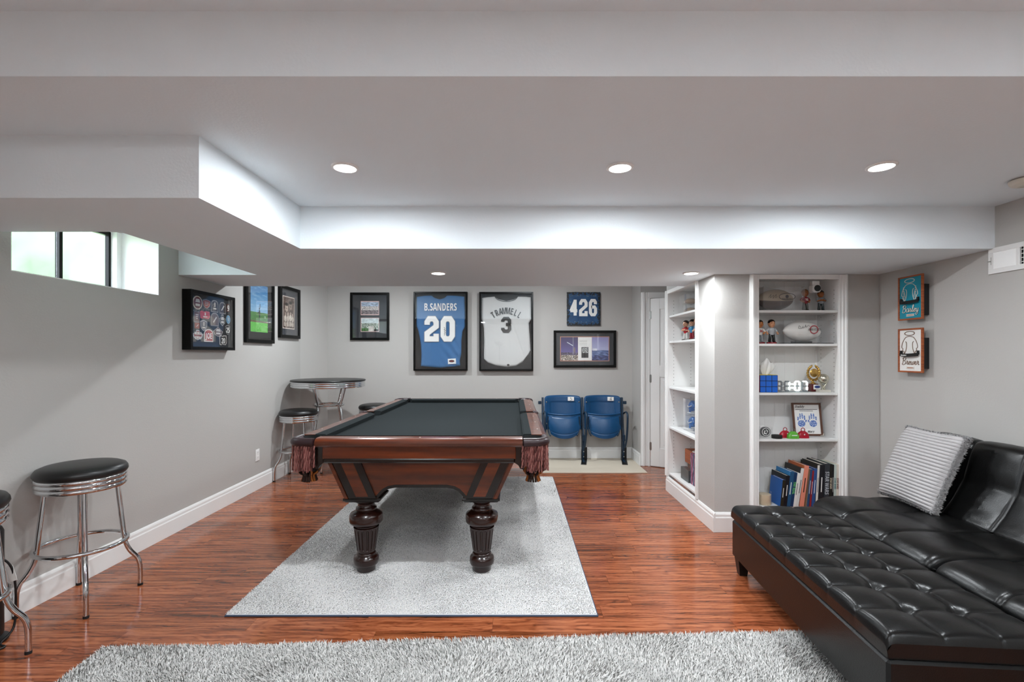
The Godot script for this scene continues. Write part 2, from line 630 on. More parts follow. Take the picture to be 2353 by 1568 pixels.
func build_room() -> void:
	# floor: sub-floor with boards laid on it
	var b := B.new()
	b.span(W(-3.2, -0.12, -2.8), W(3.4, -0.012, 7.2))
	b.span(W(-3.2, -0.012, -2.8), W(3.4, -0.0005, -0.28))
	b.span(W(1.4, -0.012, 6.32), W(3.4, -0.0005, 7.2))
	var fl := shell("floor", b, mat("sub_floor", h("7b4229"), 0.4))
	var r := RandomNumberGenerator.new()
	r.seed = 42
	var variants := []
	for k in 24:
		var pb := B.new()
		var len := 1.2090
		var wd := 0.1190
		var tone := r.randf_range(0.86, 1.12)
		pb.col = Color(tone, tone * r.randf_range(0.95, 1.03), tone * r.randf_range(0.92, 1.05))
		pb.box(Vector3(0, -0.006, 0), Vector3(len, 0.012, wd))
		var row := k % 12
		var flip := 1.0 if k < 12 else -1.0
		for q in pb.v.size():
			var p := pb.v[q]
			var u := 0.5 + flip * p.x / len * 0.985
			var vv := (row + 0.5 + p.z / wd * 0.96) / 12.0
			pb.t[q] = Vector2(u, vv)
		variants.append(pb.done())
	var rows := 55
	for k in rows:
		var d := -0.28 + 0.06 + 0.12 * k
		var x := -2.60 + fmod(k * 0.4373 + 0.13 * (k % 3), 1.21) - 0.6
		var right := 2.82
		while x - 0.605 < right:
			if x + 0.605 > -2.6:
				var o := MeshInstance3D.new()
				o.name = "plank"
				o.mesh = variants[r.randi() % 24]
				o.material_override = M.floor_wood
				fl.add_child(o, true)
				o.position = W(x, 0, d)
			x += 1.21
	# walls
	b = B.new()
	b.span(W(XL - 0.34, -0.1, -2.8), W(XL, 2.7, 2.483))
	b.span(W(XL - 0.34, -0.1, 3.52), W(XL, 2.7, 6.7))
	b.span(W(XL - 0.34, -0.1, 2.483), W(XL, 1.785, 3.52))
	b.span(W(XL - 0.34, 2.245, 2.483), W(XL, 2.7, 3.52))
	var pp := PackedVector2Array([Vector2(XL - 0.02, -5.85), Vector2(XL, -5.85), Vector2(-2.432, -DB), Vector2(-2.432, -DB - 0.1), Vector2(XL - 0.02, -DB - 0.1)])
	shell("wall_left", b, M.wall_paint)
	b = B.new()
	b.xf = Transform3D(Basis(Vector3(1, 0, 0), Vector3(0, 0, 1), Vector3(0, -1, 0)), Vector3.ZERO)
	b.prism(pp, -2.7, 0.1)
	shell("wall_corner", b, M.wall_paint)
	b = B.new()
	b.span(W(-3.0, -0.1, DB), W(1.55, 2.7, DB + 0.2))
	shell("wall_back", b, M.wall_paint)
	b = B.new()
	b.span(W(1.55, -0.1, 5.90), W(1.645, 2.7, DB + 0.2))
	b.span(W(1.645, 2.045, 5.90), W(2.46, 2.7, 6.02))
	b.span(W(2.46, -0.1, 5.90), W(XR, 2.7, 6.02))
	b.span(W(1.55, -0.1, 7.0), W(XR, 2.7, 7.2))
	shell("wall_hall", b, M.wall_paint)
	b = B.new()
	b.span(W(XR, -0.1, -2.8), W(XR + 0.2, 2.7, 7.2))
	b.span(W(2.557, -0.1, 3.70), W(XR, 2.7, 3.99))
	shell("wall_right", b, M.wall_paint)
	b = B.new()
	b.span(W(1.54, -0.1, 3.70), W(1.807, 2.7, 4.02))
	b.span(W(1.54, 2.0, 4.02), W(1.86, 2.7, 4.86))
	b.span(W(1.807, 1.975, 3.70), W(2.557, 2.7, 3.99))
	b.span(W(1.83, -0.1, 4.0), W(1.86, 2.7, 4.86))
	shell("wall_column", b, M.wall_paint)
	b = B.new()
	b.span(W(-3.0, -0.1, -2.8), W(3.0, 2.7, -2.6))
	shell("wall_front", b, M.wall_paint)
	# ceiling with its soffit
	b = B.new()
	b.span(W(XL, UPC, 1.5), W(XR, 2.75, 2.81))
	b.span(W(XL - 0.34, FRC, -2.8), W(XR, 2.75, 1.5))
	b.span(W(-3.0, 2.42, 4.335), W(XR, 2.75, 7.2))
	b.span(W(XL - 0.34, 2.245, 2.40), W(-1.98, 2.75, 3.75))
	var ce := shell("ceiling", b, M.ceiling_paint)
	b = B.new()
	b.span(W(-1.98, SOF, 2.81), W(XR, 2.7, 4.335))
	b.span(W(XL, SOF, 3.726), W(-1.98, 2.7, 4.335))
	b.span(W(-1.98, SOF, 1.904), W(-1.24, 2.7, 2.81))
	b.span(W(XL, SOF, 1.904), W(-1.98, 2.7, 2.427))
	part(ce, "soffit", b, M.ceiling_paint)
	build_trim()
	build_window()
	build_door()

func base_profile(a: Vector3, e: Vector3, out: Vector3) -> B:
	# skirting run from a to e (floor points on the wall), out = away from the wall
	var b := B.new()
	var prof := [Vector2(0, 0), Vector2(0.016, 0), Vector2(0.016, 0.108), Vector2(0.012, 0.116), Vector2(0.012, 0.132), Vector2(0.008, 0.142), Vector2(0.004, 0.149), Vector2(0, 0.149)]
	for k in prof.size() - 1:
		var p: Vector2 = prof[k]
		var q: Vector2 = prof[k + 1]
		var nn := out * (q.y - p.y) + Vector3.UP * (p.x - q.x)
		b.quad(a + out * p.x + Vector3.UP * p.y, e + out * p.x + Vector3.UP * p.y, e + out * q.x + Vector3.UP * q.y, a + out * q.x + Vector3.UP * q.y, nn.normalized())
	for s in [[a, (a - e).normalized()], [e, (e - a).normalized()]]:
		for k in range(1, prof.size() - 1):
			b.tri(s[0], s[0] + out * prof[k].x + Vector3.UP * prof[k].y, s[0] + out * prof[k + 1].x + Vector3.UP * prof[k + 1].y, s[1])
	return b

func build_trim() -> void:
	shell("baseboard_left", base_profile(W(XL, 0, -2.6), W(XL, 0, 5.85), Vector3.RIGHT), M.trim)
	var e := (W(-2.432, 0, DB) - W(XL, 0, 5.85))
	shell("baseboard_corner", base_profile(W(XL, 0, 5.85), W(-2.432, 0, DB), Vector3(-e.z, 0, e.x).normalized()), M.trim)
	shell("baseboard_back", base_profile(W(-2.432, 0, DB), W(1.55, 0, DB), Vector3(0, 0, 1)), M.trim)
	shell("baseboard_hall", base_profile(W(1.55, 0, 5.90), W(1.55, 0, DB), Vector3.LEFT), M.trim)
	shell("baseboard_column", base_profile(W(1.54, 0, 3.6832), W(1.54, 0, 4.84), Vector3.LEFT), M.trim)
	shell("baseboard_front", base_profile(W(1.526, 0, 3.70), W(XR, 0, 3.70), Vector3(0, 0, 1)), M.trim)
	shell("baseboard_right", base_profile(W(XR, 0, -2.6), W(XR, 0, 3.70), Vector3.LEFT), M.trim)

func build_window() -> void:
	var xg := XL - 0.325
	var w := Node3D.new()
	w.name = "window_1"
	w.set_meta("kind", "structure")
	w.set_meta("label", "small basement window with thin dark frame high on the left wall")
	add_child(w)
	# white lining of the deep opening
	var b := B.new()
	b.span(W(XL - 0.34, 1.785, 2.483), W(XL - 0.0005, 1.79, 3.52))
	b.span(W(XL - 0.34, 2.24, 2.483), W(XL - 0.0005, 2.245, 3.52))
	b.span(W(XL - 0.34, 1.79, 2.483), W(XL - 0.0005, 2.24, 2.487))
	b.span(W(XL - 0.34, 1.79, 3.516), W(XL - 0.0005, 2.24, 3.52))
	part(w, "lining", b, M.trim)
	b = B.new()
	b.span(W(xg - 0.02, 1.79, 3.47), W(xg + 0.06, 2.235, 3.52))
	part(w, "jamb", b, M.trim)
	b = B.new()
	for s in [[1.79, 1.80, 2.485, 3.47], [2.205, 2.235, 2.485, 3.47], [1.79, 2.235, 2.485, 2.50], [1.79, 2.235, 3.452, 3.47]]:
		b.span(W(xg - 0.012, s[0], s[2]), W(xg + 0.018, s[1], s[3]), 0.002)
	part(w, "frame", b, M.black_frame)
	b = B.new()
	b.span(W(xg - 0.012, 1.79, 3.075), W(xg + 0.02, 2.235, 3.098), 0.002)
	part(w, "mullion", b, M.black_frame)
	for s in [[2.50, 3.075], [3.098, 3.452]]:
		b = B.new()
		b.span(W(xg - 0.002, 1.80, s[0]), W(xg + 0.002, 2.205, s[1]))
		part(w, "pane", b, M.glass)
	b = B.new()
	b.span(W(xg + 0.02, 2.16, 3.10), W(xg + 0.035, 2.20, 3.125), 0.002)
	part(w, "latch", b, M.trim)
	# outside: lawn with a shrub
	b = B.new()
	b.sheet(24, 24, func(u, v): return Vector3(-3.0 - 9.0 * u, 1.70 + 0.05 * noise.get_noise_2d(u * 900, v * 900), 4.0 - 16.0 * v))
	var g := solo("lawn", b, mat("grass", h("8aa06a"), 0.9), "pale green lawn outside the small basement window", "lawn")
	g.set_meta("kind", "stuff")
	b = B.new()
	var leafy := func(u: float, v: float) -> Vector3:
		var a: float = TAU * u
		var th: float = PI * v
		var dir := Vector3(sin(th) * cos(a), cos(th), sin(th) * sin(a))
		return Vector3(0, 1.25, 0) + dir * Vector3(0.9, 1.25, 1.0) * (1.0 + 0.25 * noise.get_noise_3dv(dir * 180.0))
	b.sheet(28, 20, leafy, true)
	solo("shrub", b, mat("leaf_green", h("748a6e"), 0.9), "pale green shrub seen through the basement window", "shrub", W(-8.2, 1.80, 8.4))

func build_door() -> void:
	# casing round the opening
	var b := B.new()
	b.span(W(1.555, 0, 5.878), W(1.635, 2.12, 5.90), 0.006)
	b.span(W(1.57, 0, 5.870), W(1.60, 2.12, 5.88), 0.004)
	b.span(W(1.635, 2.045, 5.878), W(2.46, 2.12, 5.90), 0.006)
	b.span(W(2.46, 0, 5.878), W(2.54, 2.12, 5.90), 0.006)
	shell("trim_1", b, M.trim)
	b = B.new()
	b.span(W(1.635, 0, 5.872), W(1.662, 2.045, 6.03), 0.002)
	shell("trim_2", b, M.trim)
	var o := Node3D.new()
	o.name = "door_1"
	add_child(o)
	o.set_meta("kind", "structure")
	o.set_meta("label", "white panel door standing ajar beside the stadium seats")
	o.position = W(1.664, 0.008, 5.866)
	o.rotation.y = -deg_to_rad(31)
	b = B.new()
	b.span(Vector3(0, 0, -0.035), Vector3(0.80, 2.03, -0.008))
	part(o, "core", b, M.door_paint)
	# stiles and rails stand proud of the sunk panels
	for s in [[0.0, 0.11, 0.0, 2.03], [0.69, 0.80, 0.0, 2.03], [0.11, 0.69, 0.0, 0.22], [0.11, 0.69, 1.08, 1.22], [0.11, 0.69, 1.90, 2.03]]:
		b = B.new()
		b.span(Vector3(s[0], s[2], -0.008), Vector3(s[1], s[3], 0.0), 0.002)
		part(o, "rail", b, M.door_paint)
	for s in [[0.22, 1.08], [1.22, 1.90]]:
		b = B.new()
		b.span(Vector3(0.15, s[0] + 0.04, -0.009), Vector3(0.65, s[1] - 0.04, -0.002), 0.006)
		part(o, "panel", b, M.door_paint)
	for y in [0.24, 1.06, 1.83]:
		b = B.new()
		b.span(Vector3(-0.012, y - 0.045, -0.004), Vector3(0.012, y + 0.045, 0.003), 0.001)
		b.lathe([Vector2(0, y - 0.05), Vector2(0.006, y - 0.05), Vector2(0.006, y + 0.05), Vector2(0, y + 0.05)], 10)
		part(o, "hinge", b, M.steel)
	b = B.new()
	b.ball(Vector3(0.735, 0.95, 0.05), Vector3(0.026, 0.026, 0.022))
	b.xf = Transform3D(Basis(Vector3.RIGHT, PI / 2), Vector3(0.735, 0.95, 0))
	b.lathe([Vector2(0.03, 0.0), Vector2(0.03, 0.006), Vector2(0.012, 0.01), Vector2(0.012, 0.045)], 16)
	part(o, "knob", b, M.steel)

# ---------------------------------------------------------------- pool table
func rail_strip(o: Node3D, x0: float, z0: float, x1: float, z1: float, inward: Vector3) -> void:
	# wooden rail top from (x0,z0) to (x1,z1) along its outer edge, cushion on the inner side
	var a := Vector3(x0, 0, z0)
	var e := Vector3(x1, 0, z1)
	var b := B.new()
	var prof := [Vector2(0.006, 0.795), Vector2(-0.004, 0.806), Vector2(-0.006, 0.818), Vector2(0.0, 0.830), Vector2(0.012, 0.840), Vector2(0.03, 0.845), Vector2(0.098, 0.845), Vector2(0.098, 0.795)]
	b.col = Color(1.15, 1.1, 1.1)
	for k in prof.size() - 1:
		var p: Vector2 = prof[k]
		var q: Vector2 = prof[k + 1]
		var nn := (inward * (p.y - q.y) + Vector3.UP * (q.x - p.x)).normalized()
		if k == 6:
			nn = inward
		b.quad(a + inward * p.x + Vector3.UP * p.y, e + inward * p.x + Vector3.UP * p.y, e + inward * q.x + Vector3.UP * q.y, a + inward * q.x + Vector3.UP * q.y, nn)
	for s in [[a, (a - e).normalized()], [e, (e - a).normalized()]]:
		var f := []
		for p in prof:
			f.append(s[0] + inward * p.x + Vector3.UP * p.y)
		for k in range(1, f.size() - 1):
			b.tri(f[0], f[k], f[k + 1], s[1])
	var rail := part(o, "rail", b, M.table_wood)
	var dir := (e - a).normalized()
	var ln := (e - a).length()
	for k in 3:
		var sb := B.new()
		sb.lathe([Vector2(0.0045, 0.8445), Vector2(0.0045, 0.8456), Vector2(0.0, 0.8457)], 8)
		var sp := part(rail, "sight", sb, M.white_print)
		sp.position = a + inward * 0.05 + dir * ln * (0.2 + 0.3 * k)
	b = B.new()
	var cut := 0.025
	var cp := [Vector2(0.098, 0.848), Vector2(0.140, 0.843), Vector2(0.150, 0.836), Vector2(0.142, 0.808), Vector2(0.098, 0.80)]
	for k in cp.size() - 1:
		var p: Vector2 = cp[k]
		var q: Vector2 = cp[k + 1]
		var sp0 := (p.x - 0.098) / 0.052 * cut * 1.6
		var sq0 := (q.x - 0.098) / 0.052 * cut * 1.6
		var nn2 := (inward * (p.y - q.y) + Vector3.UP * (q.x - p.x)).normalized()
		b.quad(a + dir * sp0 + inward * p.x + Vector3.UP * p.y, e - dir * sp0 + inward * p.x + Vector3.UP * p.y, e - dir * sq0 + inward * q.x + Vector3.UP * q.y, a + dir * sq0 + inward * q.x + Vector3.UP * q.y, nn2)
	for s in [[a, 1.0], [e, -1.0]]:
		var f2 := []
		for p in cp:
			f2.append(s[0] + dir * s[1] * ((p.x - 0.098) / 0.052 * cut * 1.6) + inward * p.x + Vector3.UP * p.y)
		for k in range(1, f2.size() - 1):
			b.tri(f2[0], f2[k], f2[k + 1], (-dir * s[1] + inward * 0.5).normalized())
	part(o, "cushion", b, M.felt)

func corner_pocket(o: Node3D, sx: float, sz: float) -> void:
	# leather iron that wraps the corner, with fringe and woven bag below
	var base := Vector3(sx * 0.750, 0, sz * 1.333)
	var path := []
	for p in smooth([Vector2(0.135, -0.006), Vector2(0.09, -0.002), Vector2(0.045, 0.0), Vector2(0.008, 0.028), Vector2(0.0, 0.07), Vector2(0.004, 0.138)], 5):
		path.append(base + Vector3(-sx * p.x, 0.822, -sz * p.y))
	var b := B.new()
	b.tube(path, 0.026, 12)
	part(o, "pocket_iron", b, M.pocket_leather, "dark brown leather corner of the pool table")
	b = B.new()
	var mid := base + Vector3(-sx * 0.075, 0, -sz * 0.075)
	b.xf = Transform3D(Basis.IDENTITY, mid)
	b.lathe([Vector2(0.066, 0.842), Vector2(0.060, 0.80), Vector2(0.056, 0.70), Vector2(0.05, 0.64), Vector2(0.0, 0.635)], 18)
	part(o, "pocket_cup", b, M.black_matt)
	b = B.new()
	var rr := RandomNumberGenerator.new()
	rr.seed = 5
	var cols := [h("6a3431"), h("96625a"), h("4f2321")]
	for k in 58:
		var q: Vector3 = path[clampi(int(float(k) / 57 * (path.size() - 1)), 0, path.size() - 1)]
		var q2: Vector3 = path[mini(clampi(int(float(k) / 57 * (path.size() - 1)), 0, path.size() - 1) + 1, path.size() - 1)]
		q = q.lerp(q2, fmod(float(k) / 57 * (path.size() - 1), 1.0))
		var out := (q - mid) * Vector3(1, 0, 1)
		q += out.normalized() * (0.006 + rr.randf() * 0.008)
		var ln := 0.155 + rr.randf_range(-0.012, 0.006) + (0.0 if k > 5 and k < 52 else -0.03)
		var lean := Vector3(rr.randf_range(-0.006, 0.006), 0, rr.randf_range(-0.006, 0.006))
		var ph := rr.randf() * TAU
		for w in 2:
			b.col = (cols[rr.randi() % 3] as Color).srgb_to_linear()
			var line := []
			for s in 15:
				var u := float(s) / 14
				var a := ph + w * PI + u * 17.0
				line.append(q + lean * u + Vector3(cos(a) * 0.0021, -0.018 - ln * u, sin(a) * 0.0021))
			b.tube(line, 0.0024, 4)
	part(o, "fringe", b, M.cloth, "dark red twisted fringe under the pocket").set_meta("kind", "stuff")
	b = B.new()
	for k in 16:
		var a := TAU * k / 16
		b.col = (h("8a4a12") if k % 3 == 0 else h("2a1009")).srgb_to_linear()
		var line := []
		for p in smooth([Vector2(0.055, 0.70), Vector2(0.060, 0.655), Vector2(0.052, 0.632), Vector2(0.033, 0.618), Vector2(0.034, 0.60), Vector2(0.042, 0.578)], 3):
			var tw: float = a + (0.7 - p.y) * (3.5 if k % 2 == 0 else -3.5)
			line.append(mid + Vector3(cos(tw) * p.x, p.y, sin(tw) * p.x))
		b.tube(line, 0.0105, 6, false, 0.6)
	part(o, "woven_bag", b, M.cloth, "woven brown leather bag below the fringe")

func turned_leg() -> ArrayMesh:
	var b := B.new()
	var p := [Vector2(0.0, 0.0), Vector2(0.052, 0.0), Vector2(0.056, 0.004), Vector2(0.056, 0.028), Vector2(0.060, 0.034), Vector2(0.073, 0.042), Vector2(0.076, 0.052), Vector2(0.076, 0.078), Vector2(0.072, 0.088), Vector2(0.060, 0.094), Vector2(0.057, 0.099), Vector2(0.060, 0.104), Vector2(0.057, 0.110), Vector2(0.050, 0.113), Vector2(0.050, 0.118), Vector2(0.0525, 0.122), Vector2(0.0525, 0.130)]
	for k in 9:
		p.append(Vector2(lerpf(0.0525, 0.070, k / 8.0), lerpf(0.134, 0.266, k / 8.0)))
	p.append_array([Vector2(0.0715, 0.270), Vector2(0.072, 0.280), Vector2(0.077, 0.288), Vector2(0.090, 0.293), Vector2(0.099, 0.302), Vector2(0.101, 0.312), Vector2(0.101, 0.345), Vector2(0.097, 0.355), Vector2(0.068, 0.370), Vector2(0.060, 0.374), Vector2(0.064, 0.382), Vector2(0.062, 0.392), Vector2(0.052, 0.398), Vector2(0.050, 0.412), Vector2(0.054, 0.420), Vector2(0.066, 0.428), Vector2(0.075, 0.438), Vector2(0.076, 0.446), Vector2(0.0, 0.446)])
	b.lathe(p, 40)
	# fluted sleeve round the tapering middle
	var sleeve := func(u: float, v: float) -> Vector3:
		var a: float = u * TAU
		var y: float = lerpf(0.126, 0.272, v)
		var end: float = clampf(minf(y - 0.134, 0.262 - y) / 0.012, 0.0, 1.0)
		var r: float = lerpf(0.0525, 0.072, (y - 0.126) / 0.146) + 0.0045
		r -= 0.0105 * sqrt(end) * pow(maxf(0.0, cos(a * 16.0)), 0.6)
		return Vector3(cos(a) * r, y, sin(a) * r)
	b.sheet(192, 24, sleeve, true)
	return b.done()

func build_pool_table() -> void:
	var o := thing("pool_table", "large mahogany pool table with charcoal cloth and fringed leather pockets on the grey rug", "pool table", W(-0.557, 0.016, 4.175))
	var b := B.new()
	b.span(Vector3(-0.67, 0.765, -1.25), Vector3(0.67, 0.806, 1.25))
	part(o, "playing_cloth", b, M.felt, "charcoal cloth of the playing surface")
	# rails: two ends, four half sides
	rail_strip(o, -0.61, 1.345, 0.61, 1.345, Vector3(0, 0, -1))
	rail_strip(o, -0.61, -1.345, 0.61, -1.345, Vector3(0, 0, 1))
	for s in [-1.0, 1.0]:
		rail_strip(o, s * 0.765, 0.06, s * 0.765, 1.19, Vector3(-s, 0, 0))
		rail_strip(o, s * 0.765, -1.19, s * 0.765, -0.06, Vector3(-s, 0, 0))
		# side pocket
		b = B.new()
		var path := []
		for k in 9:
			var a := -PI / 2 + PI * k / 8
			path.append(Vector3(s * (0.73 + 0.03 * cos(a)), 0.834, 0.062 * sin(a)))
		b.tube(path, 0.014, 8)
		part(o, "side_iron", b, M.pocket_leather)
		b = B.new()
		b.xf = Transform3D(Basis.IDENTITY, Vector3(s * 0.70, 0, 0))
		b.lathe([Vector2(0.058, 0.840), Vector2(0.055, 0.78), Vector2(0.05, 0.66), Vector2(0.0, 0.655)], 16)
		part(o, "pocket_cup", b, M.black_matt)
		for z in [-1.0, 1.0]:
			corner_pocket(o, s, z)
	# apron
	for z in [-1.0, 1.0]:
		b = B.new()
		b.col = Color(0.9, 0.85, 0.85)
		if z < 0:
			b.xf = Transform3D(Basis(Vector3.UP, PI), Vector3.ZERO)
		b.span(Vector3(-0.57, 0.722, 1.295), Vector3(0.57, 0.80, 1.330), 0.003)
		part(o, "apron", b, M.table_wood)
		b = B.new()
		if z < 0:
			b.xf = Transform3D(Basis(Vector3.UP, PI), Vector3.ZERO)
		for s in [-1.0, 1.0]:
			var q := PackedVector2Array()
			for p in [[0.560, 0.815], [0.620, 0.815], [0.620, 0.66], [0.596, 0.665], [0.585, 0.685], [0.565, 0.699], [0.530, 0.703], [0.560, 0.722]]:
				q.append(Vector2(p[0] * s, p[1]))
			b.prism(q, 1.285, 1.326)
		b.span(Vector3(-0.565, 0.700, 1.275), Vector3(0.565, 0.726, 1.338), 0.006)
		part(o, "apron_moulding", b, M.table_ebony, "near-black moulding and corner brackets below the apron")
	for s in [-1.0, 1.0]:
		b = B.new()
		b.span(Vector3(s * 0.715, 0.722, -1.18), Vector3(s * 0.748, 0.80, 1.18), 0.003)
		part(o, "apron", b, M.table_wood)
		b = B.new()
		b.span(Vector3(s * 0.705, 0.700, -1.18), Vector3(s * 0.755, 0.724, 1.18), 0.005)
		part(o, "apron_moulding", b, M.table_ebony)
	# tapering body
	var front := PackedVector2Array()
	for p in [[-0.565, 0.702], [-0.455, 0.47], [-0.268, 0.47], [-0.250, 0.492], [-0.228, 0.514], [-0.198, 0.530], [-0.155, 0.538], [0.155, 0.538], [0.198, 0.530], [0.228, 0.514], [0.250, 0.492], [0.268, 0.47], [0.455, 0.47], [0.565, 0.702]]:
		front.append(Vector2(p[0], p[1]))
	var edge := []
	for k in range(2, 12):
		edge.append(front[k] + Vector2(0, 0.007))
	for z in [0.0, PI]:
		b = B.new()
		b.col = Color(1.25, 1.25, 1.1)
		b.xf = Transform3D(Basis(Vector3.UP, z), Vector3.ZERO)
		b.prism(front, 1.225, 1.262)
		part(o, "end_panel", b, M.table_wood)
		b = B.new()
		b.xf = Transform3D(Basis(Vector3.UP, z), Vector3.ZERO)
		b.ribbon(edge, 0.018, 1.2632)
		part(o, "edge_stain", b, M.table_ebony)
		for s in [-1.0, 1.0]:
			b = B.new()
			b.xf = Transform3D(Basis(Vector3.UP, z), Vector3.ZERO)
			b.prism(poly([s * 0.535, 0.702, s * 0.365, 0.702, s * 0.268, 0.474, s * 0.430, 0.474]), 1.262, 1.278)
			var pl := part(o, "pilaster", b, M.table_ebony, "dark slanting corner post with a brown inset")
			b = B.new()
			b.xf = Transform3D(Basis(Vector3.UP, z), Vector3.ZERO)
			b.prism(poly([s * 0.480, 0.690, s * 0.405, 0.690, s * 0.315, 0.486, s * 0.388, 0.486]), 1.278, 1.281)
			part(pl, "inset", b, M.table_wood)
			b = B.new()
			b.xf = Transform3D(Basis(Vector3.UP, z), Vector3.ZERO)
			b.prism(poly([s * 0.565, 0.702, s * 0.542, 0.702, s * 0.438, 0.472, s * 0.458, 0.472]), 1.245, 1.276)
			part(o, "corner_bead", b, M.table_wood)
	for s in [-1.0, 1.0]:
		b = B.new()
		var lean := 0.11 / 0.232
		b.xf = Transform3D(Basis(Vector3(0, 0, -s), Vector3(s * lean, 1, 0), Vector3(s, 0, 0)), Vector3(s * (0.455 - 0.47 * lean - 0.02), 0, 0))
		b.prism(poly([-1.225, 0.702, -1.225, 0.47, -1.0, 0.47, -0.95, 0.52, -0.85, 0.54, 0.85, 0.54, 0.95, 0.52, 1.0, 0.47, 1.225, 0.47, 1.225, 0.702]), -0.02, 0.018)
		part(o, "side_panel", b, M.table_wood)
	b = B.new()
	b.span(Vector3(-0.54, 0.70, -1.22), Vector3(0.54, 0.766, 1.22))
	part(o, "bed_frame", b, M.table_ebony)
	var leg := turned_leg()
	for x in [-0.36, 0.36]:
		for z in [-1.165, 1.165]:
			var lg := part(o, "leg", leg, M.leg_wood)
			lg.position = Vector3(x, 0, z)
			b = B.new()
			b.box(Vector3(0, 0.461, 0), Vector3(0.228, 0.016, 0.20), 0.003)
			b.box(Vector3(0, 0.450, 0), Vector3(0.208, 0.012, 0.185), 0.004)
			part(lg, "leg_plate", b, M.table_ebony)

# ---------------------------------------------------------------- rugs
func tuft(blades: int, height: float, width: float, spread: float, sd: int) -> ArrayMesh:
	var r := RandomNumberGenerator.new()
	r.seed = sd
	var b := B.new()
	for k in blades:
		var a := r.randf() * TAU
		var lean := r.randf_range(0.2, 1.0) * spread
		var root := Vector3(r.randf_range(-1, 1), 0, r.randf_range(-1, 1)) * spread * 0.35
		var dir := Vector3(cos(a), 0, sin(a))
		var side := Vector3(-dir.z, 0, dir.x) * width * 0.5
		var mid := root + dir * lean * 0.4 + Vector3(0, height * 0.6, 0)
		var tip := root + dir * lean + Vector3(0, height * r.randf_range(0.8, 1.05), 0)
		var nn := (Vector3.UP + dir * -0.4).normalized()
		var q := [b.vert(root - side, nn), b.vert(root + side, nn), b.vert(mid - side, nn), b.vert(mid + side, nn), b.vert(tip, nn)]
		b.face(q[0], q[1], q[3])
		b.face(q[0], q[3], q[2])
		b.face(q[2], q[3], q[4])
	return b.done()

func pile(parent: Node, called: String, mesh: Mesh, place: Array, tints: Array) -> void:
	var mm := MultiMesh.new()
	mm.transform_format = MultiMesh.TRANSFORM_3D
	mm.use_colors = true
	mm.mesh = mesh
	mm.instance_count = place.size()
	for k in place.size():
		mm.set_instance_transform(k, place[k])
		mm.set_instance_color(k, tints[k])
	var o := MultiMeshInstance3D.new()
	o.name = called
	o.multimesh = mm
	o.material_override = M.pile
	o.set_meta("kind", "stuff")
	parent.add_child(o)

func build_rugs() -> void:
	var r := RandomNumberGenerator.new()
	r.seed = 9
	# low pile rug below the pool table
	var w := 1.93
	var l := 2.84
	var o := thing("area_rug", "light grey low pile rug with dark blue edge under the pool table", "rug", W(-0.527, 0, 2.49 + l / 2))
	var b := B.new()
	b.box(Vector3(0, 0.004, 0), Vector3(w, 0.008, l), 0.002)
	part(o, "backing", b, mat("rug_edge", h("39465a"), 0.8), "dark blue woven edge")
	b = B.new()
	b.box(Vector3(0, 0.0065, 0), Vector3(w - 0.012, 0.009, l - 0.012), 0.002)
	part(o, "ground_weave", b, mat("rug_ground", h("dcdcde"), 0.95))
	var place := []
	var tints := []
	var step := 0.0062
	var nx := int((w - 0.01) / step)
	var nz := int((l - 0.01) / step)
	for a in nx:
		for c in nz:
			var x := -w / 2 + 0.006 + step * (a + r.randf_range(-0.4, 0.4))
			var z := -l / 2 + 0.006 + step * (c + r.randf_range(-0.4, 0.4))
			var lean := noise.get_noise_2d(x * 160.0, z * 160.0) * 0.5
			var bs := Basis(Vector3.RIGHT, lean) * Basis(Vector3.UP, r.randf() * TAU)
			place.append(Transform3D(bs.scaled(Vector3.ONE * r.randf_range(0.8, 1.2)), Vector3(x, 0.009, z)))
			var t := r.randf_range(0.73, 0.85)
			if r.randf() < 0.02:
				t *= 0.7
			tints.append(Color(t, t * 0.975, t * 0.95))
	pile(o, "pile", tuft(5, 0.0062, 0.0026, 0.0058, 3), place, tints)
	# shag rug in the foreground
	w = 3.26
	l = 1.75
	o = thing("shag_rug", "light grey shaggy rug in the foreground before the ottoman", "rug", W(-0.20, 0, 2.262 - l / 2), deg_to_rad(2.25))
	b = B.new()
	b.box(Vector3(0, 0.005, 0), Vector3(w - 0.02, 0.010, l - 0.02), 0.002)
	part(o, "backing", b, mat("shag_ground", h("b8b8b6"), 0.95))
	place = []
	tints = []
	step = 0.0092
	nx = int(w / step)
	nz = int(l / step)
	for a in nx:
		for c in nz:
			var x := -w / 2 + step * (a + r.randf_range(-0.5, 0.5))
			var z := -l / 2 + step * (c + r.randf_range(-0.5, 0.5))
			var n1 := noise.get_noise_2d(x * 220.0 + 77, z * 220.0)
			var n2 := noise.get_noise_2d(x * 220.0, z * 220.0 + 300)
			var bs := Basis(Vector3.RIGHT, 0.2 + n1 * 0.9) * Basis(Vector3.BACK, n2 * 0.9) * Basis(Vector3.UP, r.randf() * TAU)
			place.append(Transform3D(bs.scaled(Vector3.ONE * r.randf_range(0.75, 1.2)), Vector3(x, 0.008, z)))
			var t := r.randf_range(0.50, 0.78)
			tints.append(Color(t, t * 0.98, t * 0.95))
	pile(o, "shag_pile", tuft(7, 0.025, 0.0032, 0.014, 8), place, tints)
	# mat under the stadium seats
	b = B.new()
	b.span(W(0.28, 0.0, 5.53), W(1.535, 0.009, 6.30), 0.002)
	var mm := mat("beige_mat", h("d3c8b6"), 0.9)
	bump(mm, 0.2, 0.05, 8.0)
	solo("floor_mat", b, mm, "thin beige mat under the blue stadium seats", "mat")

